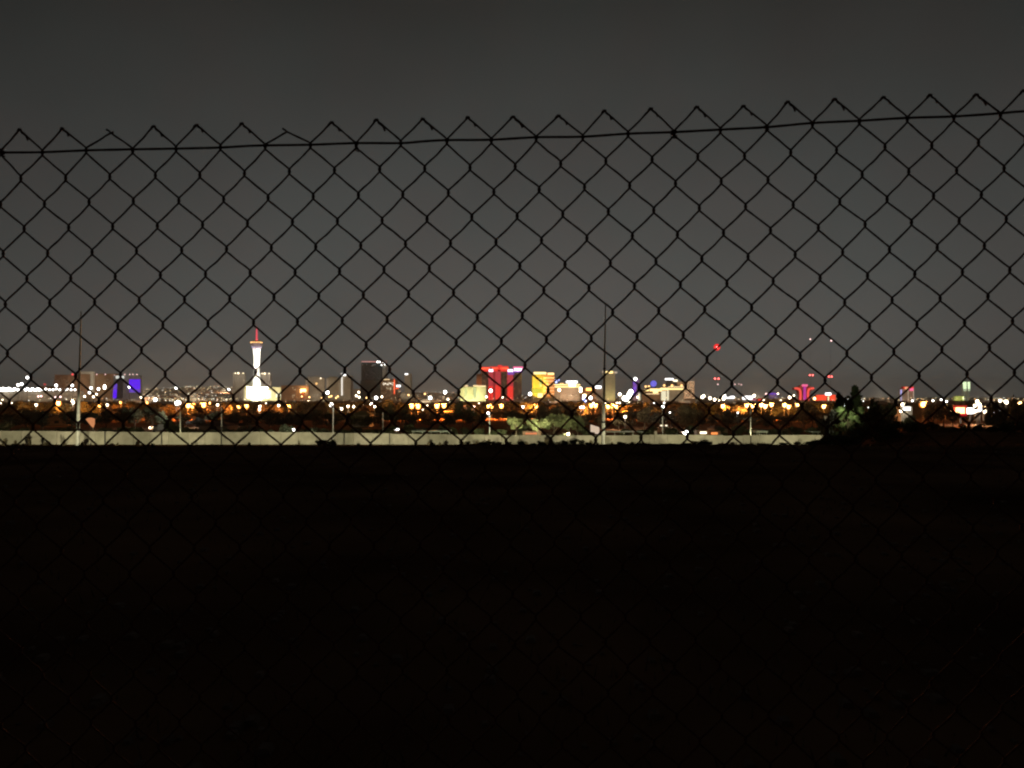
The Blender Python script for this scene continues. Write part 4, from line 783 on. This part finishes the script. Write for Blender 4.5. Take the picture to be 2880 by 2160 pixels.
byl = {}
for s in SC: byl.setdefault(land(s[0]), []).append(s[0])
for v in byl.values(): v.sort()
for (x, yt, wd) in SC:
    Y = 21.8 + q.uniform(-.5, .3); p = at(x, yt - 1.5, Y); gz = ground(p.x, Y) - .03; W = wd / F * Y * 1.25; H = max(.06, p.z - gz)
    k = byl[land(x)]; i = k.index(x)
    lab = f"black scrub tuft on the near rim, {'below ' + land(x) if len(k) == 1 else ORD[i] + ' from left below ' + land(x)}"
    ro = empty('scrub_bush', (p.x, Y, gz), lab, 'shrub', 'scrub on the near rim')
    link('foliage', crown_mesh('bush', q.randrange(4), 0), ro, scale=(W, W * .8, H), rot=(0, 0, q.uniform(0, 6))); link('stem', TR[q.randrange(3)], ro, scale=(W, W, H * .6))
KN = [(2300,1236,36),(2316,1230,30),(2330,1222,40),(2352,1214,36),(2372,1205,40),(2396,1196,44),(2420,1190,40),(2446,1178,46),(2470,1172,50),(2496,1168,46),(2520,1170,44),(2546,1174,42),(2572,1178,44),(2600,1182,40),(2628,1185,36),(2654,1189,30),(2680,1192,26),(2712,1193,26),(2748,1190,36),(2786,1187,40),(2820,1184,36),(2852,1182,44),(2886,1178,50)]
assert len(KN) <= 24
for i, (x, yt, wd) in enumerate(KN):
    Y = 56 + q.uniform(-3, 3); p = at(x, yt - 2 + q.uniform(-6, 5), Y); gz = ground(p.x, Y) - .15; W = wd / F * Y * 1.4; H = max(.5, p.z - gz)
    ro = empty('scrub_bush', (p.x, Y, gz), f"dark bush on the knoll at the right, {ORD[i] if i < 20 else ['fourth', 'third', 'second', 'first'][i - 20]} from {'left' if i < 20 else 'right'}", 'shrub', 'bushes on the knoll')
    link('foliage', crown_mesh('bush', q.randrange(4), 0), ro, scale=(W, W * .8, H), rot=(0, 0, q.uniform(0, 6))); link('stem', TR[q.randrange(3)], ro, scale=(W, W, H * .6))
# dry grass over the near slope
mb = MB()
for k in range(9000):
    Yd = 1.6 + 70 * q.random() ** 1.6; X = q.uniform(-1, 1) * (1.5 + Yd * .78); z = ground(X, Yd)
    h_ = q.uniform(.02, .11) * (1.0 if Yd < 25 else 1.8); a = q.uniform(0, 6.28); w_ = .004 + .0006 * Yd; lean = Vector((q.gauss(0, .35), q.gauss(0, .35), 1)) * h_
    c = Vector((X, Yd, z - .005)); d = Vector((math.cos(a), math.sin(a), 0)) * w_
    mb.face([c - d, c + d, c + lean])
tag(mb.build('dry_grass', mat('dry_grass_blade', (.11, .075, .045), .9, .3, 5)), 'sparse dry grass over the dark near slope', 'grass', kind='stuff')
mb = MB()
for k in range(3600):
    Yd = 21.6 + q.uniform(-1.2, .8); X = q.uniform(-1, 1) * 17; z = ground(X, Yd); cl = max(0, noise.noise(Vector((X * .8, 3, 7))) + .25)
    h_ = q.uniform(.02, .13) * cl * (1.3 if X > -1 else .7) + .01; lean = Vector((q.gauss(0, .4), q.gauss(0, .4), 1)) * h_; c = Vector((X, Yd, z - .01)); d = Vector((q.uniform(.008, .02), 0, 0))
    mb.face([c - d, c + d, c + lean])
tag(mb.build('rim_grass', MATS['dry_grass_blade']), 'ragged dry grass along the rim of the near slope', 'grass', kind='stuff')
mb = MB()
for k in range(2600):
    Yd = 1.6 + 55 * q.random() ** 1.8; X = q.uniform(-1, 1) * (1.5 + Yd * .78); z = ground(X, Yd); s = q.uniform(.008, .035) * (1 + Yd * .03)
    mb.box((X - s, Yd - s * .8, z - s * .5), (X + s, Yd + s * .8, z + s * .7), X - s * .6, X + s * .5)
tag(mb.build('gravel', mat('gravel_stone', (.14, .09, .065), .9, .3, 8)), 'scattered stones on the dark near slope', 'gravel', kind='stuff')
# ------------------------------------------------------------------ pale wall beyond the slope
WY = 200
wallm = mat('pale_block_wall', (.38, .355, .275), .95, .16, .5, bump=.1); wallm2 = mat('pale_block_wall_worn', (.35, .33, .25), .95, .22, .35, bump=.1); wallm3 = mat('pale_block_wall_bleached', (.40, .37, .29), .95, .18, .8, bump=.1)
wall = empty('block_wall', (0, WY, -11.4), 'long pale block wall, evenly lit, running across beyond the dark slope', 'wall')
tops = [(-160, 1212), (0, 1212.5), (60, 1213), (200, 1214), (300, 1215), (440, 1216.5), (580, 1218), (675, 1215.5), (870, 1217), (1000, 1219), (1110, 1221), (1280, 1223), (1440, 1225), (1700, 1226), (1808, 1224.5), (1880, 1223), (2060, 1226), (2200, 1224), (2330, 1225), (2500, 1228), (2700, 1232)]
x = -150.0; k = 0
while x < 2640:
    w_ = 52 + 6 * math.sin(k * 2.3); yt = interp(x + w_ / 2, tops) + (.7 if k % 3 == 0 else 0)
    a = at(x + .35, yt, WY); b_ = at(x + w_ - .35, yt, WY)
    mb = MB(); mb.box((a.x, -.02 * (k % 2), -.4), (b_.x, .25, a.z + 11.4)); mb.build('wall_panel', [wallm, wallm2, wallm3][(k * 7 + k // 3) % 3], wall)
    mb = MB(); mb.box((a.x - .05, -.08, a.z + 11.4), (b_.x + .05, .32, a.z + 11.4 + .12)); mb.build('coping', wallm, wall)
    x += w_; k += 1
for x in (455, 623, 1096, 1806, 1844, 2111, 296):
    a = at(x, interp(x, tops) - (10 if x == 1844 else 1), WY); mb = MB(); ww = .32 if x == 1844 else .12; mb.box((a.x - ww, -.3, -.4), (a.x + ww, .4, a.z + 11.4 + .1)); mb.build('wall_pier', wallm if x == 1844 else mat('dark_wall_joint', (.12, .115, .1), .9), wall)
for i, (x, yt, wd) in enumerate(((12,1224,26),(44,1232,20),(84,1222,18),(132,1230,24),(180,1234,16),(232,1236,12),(330,1238,14),(540,1236,10),(842,1238,10),(1206,1238,16),(1236,1236,18),(1300,1232,20),(1340,1232,24),(1376,1228,26),(1404,1232,20),(1480,1232,18),(1540,1226,30),(1660,1232,22),(1720,1236,16),(1950,1228,24),(2054,1238,16),(2240,1236,20))):
    p = at(x, yt + 3, 190); gz = ground(p.x, 190); W = wd / F * 190 * .8; H = max(.4, p.z - gz); ro = empty('weed_bush', (p.x, 190, gz), f"low weed in front of the pale wall, {ORD[i] + ' from left' if i < 20 else ['second', 'first'][i - 20] + ' from right'}", 'shrub', 'weeds in front of the pale wall')
    link('foliage', crown_mesh('bush', i % 4, 2), ro, scale=(W, W * .8, H), rot=(0, 0, i)); link('stem', TR[i % 3], ro, scale=(W, W, H * .6))
# added unseen floodlights in the dip, put there to light the wall
fx = MB(); fx.box((-.25, -.15, 0), (.25, .15, .35)); FXM = fx.mesh('lamp_housing', darkm)
fl = MB(); fl.box((-.2, .151, .05), (.2, .17, .3)); FLM = fl.mesh('lens', emat('flood_lens', (.95, 1, .82), 4))
for i in range(9):
    X = -128 + i * 27.0; Yd = 166; gz = ground(X, Yd)
    ro = empty('roadside_floodlight', (X, Yd, gz), f'low floodlight in the dip before the pale wall, {ORD[i]} from left', 'floodlight', 'floodlights facing the pale wall')
    link('post', POLE, ro, scale=(.05, .05, 1.2)); link('lamp_housing', FXM, ro, loc=(0, 0, 1.2)); link('lens', FLM, ro, loc=(0, 0, 1.2))
    if X < 100: point('flood_light', (X, Yd + .4, gz + 1.4), (1, .92, .60), 24000, ro, 'SPOT', (X, WY, -10.4), 72, .35)
for i, (X, yy, wt) in enumerate(((30, 1222, 700), (150, 1226, 160), (330, 1224, 160), (500, 1222, 260), (800, 1222, 160), (1010, 1222, 160), (1200, 1220, 300), (1330, 1222, 300), (1450, 1222, 1300), (1540, 1222, 1700), (1790, 1222, 160), (2120, 1222, 500), (2220, 1222, 300))):  # added unseen lamps that brighten the shrubs and trees behind the wall
    p = at(X, yy, 212); ro = empty('yard_lamp', (p.x, 212, ground(p.x, 212)), f'low yard lamp hidden behind the pale wall, {ORD[i]} from left', 'lamp', 'yard lamps behind the pale wall')
    link('post', POLE, ro, scale=(.04, .04, 1)); link('lamp_housing', FXM, ro, loc=(0, 0, 1)); point('lamp_light', (p.x, 212, ground(p.x, 212) + 1.6), (1, .96, .55), wt * (5.5 if wt > 1000 else 3.4), ro)
# ------------------------------------------------------------------ poles
def pole_thing(name, xt, yt, xb, yb, Y, rb, rt_, label, cat='pole', m=None, parts=None):
    pbm = at(xb, yb, Y); gz = ground(pbm.x, Y); ro = empty(name, (pbm.x, Y, gz), label, cat, 'poles near the pale wall')
    top = at(xt, yt, Y) - Vector(ro.location); mb = MB(); n = 8
    pts = [Vector((0, 0, -.2)).lerp(top, i / n) for i in range(n + 1)]; mb.tube(pts, [(rb + (rt_ - rb) * i / n) / F * Y for i in range(n + 1)], 8); mb.build('shaft', m or MATS['galvanised_pole'], ro, smooth=True)
    return ro
tp = mat('weathered_steel_pole', (.5, .5, .44), .7, .2, 1.5)
for xt, yt, xb, lab in ((228, 876, 218.5, 'tall bare leaning steel pole at the left, rising far above the skyline'), (1703, 855, 1696, 'tall bare steel pole right of centre, crossing the beige crowned tower')):
    ro = pole_thing('tall_pole', xt, yt, xb, 1262, 188, 5.2, 1.5, lab, m=tp); o_ = Vector(ro.location)
    for yy in (1040, 1190, 1212): mb = MB(); f_ = (1262 - yy) / (1262 - yt); pp = at(xb + (xt - xb) * f_, yy, 188) - o_; r_ = (5.6 - 3.5 * f_) / F * 188; mb.tube([pp, pp + Vector((0, 0, .5))], r_, 8); mb.build('collar', darkm, ro)
for xt, yt, xb, Y, lab, lampst in ((937.5, 1140, 936, 190, 'lamp pole with a white lamp before the wall, left of the crane tower', (931, 1138, 5.4, 7)), (1376.5, 1164, 1377, 214, 'lamp pole with a small white lamp behind the wall, under the red hotel', (1373, 1162, 3.4, 6)),
        (1863, 1146, 1864, 206, 'lamp pole with a white lamp and two small lit boxes halfway up', (1864, 1145, 4.4, 6)), (507, 1145, 507, 214, 'thin pale pole behind the wall under the far yellow lights', None), (623, 1140, 623.5, 216, 'thin dim pole behind the wall, left of the observation tower', None),
        (2111, 1150, 2111, 214, 'thin dim pole behind the wall under the short white arcade', None), (1655, 1146, 1655, 380, 'thin orange lit pole under the orange casino', None), (1725, 1150, 1725, 380, 'thin orange lit pole right of the tall bare pole', None), (1077, 1160, 1077, 230, 'short pale pole under the lettered tower', None)):
    ro = pole_thing('lamp_pole' if lampst else 'thin_pole', xt, yt, xb, 1240, Y, 1.6, 1.0, lab); o_ = Vector(ro.location)
    if lampst:
        lx, ly, s, st = lampst; mb = MB(); mb.tube([at(xt, yt + 3, Y) - o_, at(lx, ly - s * .6, Y) - o_], .05, 5); mb.build('arm', tp, ro)
        link('lamp', bulb_mesh('white', st + 2), ro, loc=at(lx, ly, Y) - o_, scale=(s / F * Y,) * 3); point('lamp_light', at(lx, ly, Y - 1.2), (.95, .97, .85), 420, ro)
    if xb == 1864:
        for lx in (1860, 1874): link('light_box', bulb_mesh('warm', 1.5), ro, loc=at(lx, 1197, Y - .5) - o_, scale=(3.6 / F * Y, .2, 2.4 / F * Y))
        mb = MB(); mb.tube([at(1857, 1197, Y - .2) - o_, at(1878, 1197, Y - .2) - o_], .06, 5); mb.build('cross_arm', tp, ro)
# ------------------------------------------------------------------ small things behind the wall
def house(x0, x1, ye, yr, Y, label, wall_m, roof_m, cat='house'):
    a = at(x0, ye, Y); b_ = at(x1, ye, Y); zr = at(0, yr, Y).z; gz = ground(a.x, Y); ro = empty('house', ((a.x + b_.x) / 2, Y, gz), label, cat); o_ = Vector(ro.location)
    mb = MB(); mb.box((a.x - o_.x, 0, -.3), (b_.x - o_.x, 9, a.z - gz)); mb.build('wall', wall_m, ro)
    mb = MB(); x0_, x1_ = a.x - o_.x - .5, b_.x - o_.x + .5; z0 = a.z - gz + .003; z1 = zr - gz; i_ = (x1_ - x0_) * .36; n = len(mb.v)
    mb.v = [(x0_, -.6, z0), (x1_, -.6, z0), (x1_, 9.6, z0), (x0_, 9.6, z0), (x0_ + i_, 4.5, z1), (x1_ - i_, 4.5, z1)]; mb.f = [(0, 1, 5, 4), (1, 2, 5), (2, 3, 4, 5), (3, 0, 4), (3, 2, 1, 0)]; mb.mi = [0] * 5; mb.build('roof', roof_m, ro)
    mb = MB(); xm = (x0_ + x1_) / 2; mb.box((xm - 1, -.03, .9), (xm + 1, -.001, 2.0)); mb.build('window', mat('dark_pane', (.03, .03, .035), .2), ro)
    return ro
house(128, 190, 1181, 1166, 330, 'low house whose hipped roof is lit orange, under the long brown hotel', brownw, mat('tan_roof', (.34, .22, .12), .9, .2, .8)); point('porch_light', at(160, 1150, 318), (1, .45, .14), 620)
house(990, 1040, 1167, 1156, 310, 'low house with an olive lit roof under the dark crane tower', stone, mat('olive_roof', (.20, .18, .08), .9, .2, .8)); point('porch_light', at(1014, 1146, 296), (1, .78, .3), 300)
house(2010, 2046, 1207, 1198, 250, 'small dark house under the long white arcade', brownw, roofm); house(560, 640, 1198, 1186, 262, 'low dark house behind the wall left of the observation tower', brownw, roofm)
def carport(x0, x1, yt, Y, th, label, m, open_=True):
    a = at(x0, yt, Y); b_ = at(x1, yt, Y); gz = ground(a.x, Y); ro = empty('carport', ((a.x + b_.x) / 2, Y, gz), label, 'carport'); o_ = Vector(ro.location); hw = (b_.x - a.x) / 2; H = a.z - gz
    mb = MB(); mb.box((-hw, 0, H - th), (hw, 6, H)); mb.build('roof', m, ro)
    for k in range(5): mb = MB(); xx = -hw + .3 + k * (2 * hw - .6) / 4; mb.tube([(xx, .6, -.2), (xx, .6, H - th)], .07, 6); mb.build('post', tp, ro)
carport(1158, 1266, 1211, 224, .45, 'flat pale carport roof just behind the wall, left of the red lit hotel', mat('pale_metal_roof', (.34, .38, .34), .7, .1, .5)); carport(1701, 1810, 1214, 222, .16, 'thin flat carport roof behind the wall, right of the tall bare pole', MATS['pale_metal_roof']); carport(2128, 2160, 1212, 224, .5, 'short pale roof behind the wall under the violet dome', MATS['pale_metal_roof']); carport(2285, 2322, 1213, 226, .4, 'short grey roof behind the wall under the red box building', MATS['pale_metal_roof'])
def car(x, y, Y, col, label, flip=1, warm=False):
    p = at(x, y, Y); gz = p.z - .65; ro = empty('parked_car', (p.x, Y, gz), label, 'car', 'cars with lights on behind the wall'); pm_ = mat('car_paint_' + col, {'white': (.6, .6, .58), 'brown': (.25, .12, .06), 'grey': (.2, .2, .2)}[col], .35, .05)
    mb = MB(); sec = [(-.9, .3), (-.92, .7), (-.85, .92), (.85, .92), (.92, .7), (.9, .3)]
    for yy in (0, 4.3): mb.v += [(sx, yy, sz) for sx, sz in sec]
    mb.f = [(0, 1, 2, 3, 4, 5), (11, 10, 9, 8, 7, 6)] + [(i, (i + 1) % 6, (i + 1) % 6 + 6, i + 6) for i in range(6)]; mb.mi = [0] * len(mb.f); mb.build('body', pm_, ro)
    mb = MB(); b0 = [(-.8, 1.1, .923), (.8, 1.1, .923), (.8, 3.9, .923), (-.8, 3.9, .923), (-.62, 1.7, 1.45), (.62, 1.7, 1.45), (.62, 3.4, 1.45), (-.62, 3.4, 1.45)]; mb.v = b0; mb.f = [(0, 1, 5, 4), (1, 2, 6, 5), (2, 3, 7, 6), (3, 0, 4, 7), (4, 5, 6, 7)]; mb.mi = [0] * 5; mb.build('cabin', mat('car_glass', (.02, .02, .025), .1), ro)
    for sx in (-.82, .82):
        for sy in (.8, 3.5): mb = MB(); mb.tube([(sx - .1, sy, .33), (sx + .1, sy, .33)], .33, 10); mb.build('wheel', mat('tyre', (.02, .02, .02), .9), ro)
    for sx in (-.62, .62): link('headlight', bulb_mesh('warm' if warm else 'white', 11), ro, loc=(sx, -.12, .65), scale=(.30, .12, .30))
    point('headlight_beam', (p.x, Y - .8, gz + .7), (1, .95, .88), 260, ro)
    return ro
car(1115, 1207.5, 262, 'white', 'white car facing us with both headlights on, under the lettered tower'); car(427, 1203, 258, 'brown', 'brown car with a warm headlight glow, left of a pale truck', warm=True); car(1929, 1217, 232, 'grey', 'car with the brightest white headlights of all, under the speckled tower')
p = at(1929, 1217, 231); link('headlight', bulb_mesh('white', 12), bpy.data.objects['parked_car.002'], loc=(0, -.6, .65), scale=(.62, .2, .66))
p = at(450, 1206, 256); tr = empty('box_truck', (p.x, 256, ground(p.x, 256)), 'pale box truck behind the wall, right of the brown car', 'truck'); o_ = Vector(tr.location)
a = at(434, 1206, 256) - o_; b_ = at(466, 1194, 256) - o_
mb = MB(); mb.box((a.x + .9, 0, .9), (b_.x, 2.3, b_.z), a.x + 1.2, b_.x); mb.build('cargo_box', whitew, tr); mb = MB(); mb.box((a.x - 1.0, .1, .5), (a.x + .85, 2.2, 2.0), a.x - .5, a.x + .85); mb.build('cab', mat('truck_cab', (.4, .36, .3), .5), tr)
for xx in (a.x, b_.x - 1): mb = MB(); mb.tube([(xx, -.05, .45), (xx, .3, .45)], .45, 10); mb.build('wheel', MATS['tyre'], tr)
point('yard_light', at(452, 1190, 248), (1, .9, .75), 160)
def patch_poly(name, pts, Y, m, label, cat, th=.3):  # glowing panels painting lit areas clipped by fence wire, no real signs
    cx_ = sum(p[0] for p in pts) / len(pts); pb_ = at(cx_, HY, Y); ro = empty(name, (pb_.x, Y, ground(pb_.x, Y)), label, cat); o_ = Vector(ro.location)
    f0 = [at(x, y, Y) - o_ for x, y in pts]; f1 = [p + Vector((0, th, 0)) for p in f0]; n_ = len(pts); mb = MB(); mb.v = [tuple(p) for p in f0 + f1]
    mb.f = [tuple(range(n_))] + [tuple(range(2 * n_ - 1, n_ - 1, -1))] + [(i, i + n_, (i + 1) % n_ + n_, (i + 1) % n_) for i in range(n_)]; mb.mi = [0] * len(mb.f); mb.build('panel', m, ro)
    low = max(pts, key=lambda p: p[1]); e = at(low[0] - .5, low[1], Y) - o_; mb = MB(); mb.tube([(e.x, .15, -.2), (e.x, .15, e.z + .3)], .08, 6); mb.build('post', tp, ro); return ro
patch_poly('lit_sign', [(241, 1179), (247, 1175.5), (256, 1174.5), (265.5, 1178), (265, 1193), (261.5, 1203), (256, 1198)], 226, emat('sign_lamp_orange', (.62, .24, .10), .95), 'orange lit tapering sign panel, just right of the tall leaning pole', 'sign')
patch_poly('lit_sign', [(1661, 1194), (1685, 1201.5), (1686, 1212), (1684, 1221), (1674, 1220), (1673, 1216), (1661, 1214.5)], 210, emat('sign_lamp_pale', (.72, .55, .40), .9), 'pale lit notched sign panel, just left of the tall bare pole at centre right', 'sign')
for x0, x1, y0, y1, Y, c, s_, lab in ((1478, 1514, 1217, 1221.5, 226, (1, .32, .14), .75, 'shop front with a thin orange light bar, under the golden hotel'), (1969, 1987, 1214, 1220, 224, (1, .9, .6), 3, 'shop front with a short white window strip, under the long white arcade'), (2000, 2018, 1216, 1222, 226, (1, .3, .08), 1.3, 'shop front with an orange window, right of the white window strip')):
    p = at((x0 + x1) / 2, HY, Y); ro = empty('shop_front', (p.x, Y, ground(p.x, Y)), lab, 'shop'); pb('wall', ro, x0 - 8, x1 + 8, y0 - 4, 1236, Y, 4, roofm); neon(ro, 'lit_window', x0, x1, y0, y1, Y, emat('shop_%d' % x0, c, s_), .12, .1); point('shop_light', at((x0 + x1) / 2, y0 + 2, Y - 3), c, 60, ro)  # the first bar is an eave, its orange light painted as emission

# ------------------------------------------------------------------ hierarchy: things > wall > windows, ribs, bands
SUB = ('window', 'pilaster', 'floor_band')
BODY = ('wall', 'tower', 'main_block', 'left_wing', 'right_wing', 'wing', 'upper_block')
for ro in list(sc.objects):
    if ro.type != 'EMPTY': continue
    ch = list(ro.children); bodies = [c for c in ch if c.name.split('.')[0] in BODY]
    if not bodies: continue
    def cxr(o):
        xs = [v.co.x for v in o.data.vertices]; return min(xs), max(xs)
    for c in ch:
        if c.name.split('.')[0] in SUB:
            a, b_ = cxr(c); m_ = (a + b_) / 2
            best = min(bodies, key=lambda o: abs(sum(cxr(o)) / 2 - m_)); c.parent = best
for c in list(wall.children):
    pass
# ------------------------------------------------------------------ haze over the city
if HAZE > 0:
    hz = MB(); hz.box((-12000, -120, -35), (12000, 15500, 330))
    ho = hz.build('haze', mat('haze_air', (1, 1, 1))); tag(ho, 'thin warm haze over the city', kind='stuff')
    m = bpy.data.materials.new('haze_volume'); m.use_nodes = True; t = m.node_tree; t.nodes.clear()
    v = t.nodes.new('ShaderNodeVolumePrincipled'); o = t.nodes.new('ShaderNodeOutputMaterial'); t.links.new(v.outputs[0], o.inputs['Volume'])
    v.inputs['Color'].default_value = (.95, .92, .86, 1); v.inputs['Density'].default_value = HAZE; v.inputs['Anisotropy'].default_value = .3
    ho.data.materials.clear(); ho.data.materials.append(m)
for o in sc.objects:
    if 'label' in o and len(o['label'].split()) > 16: print('LONG', o.name, o['label'])
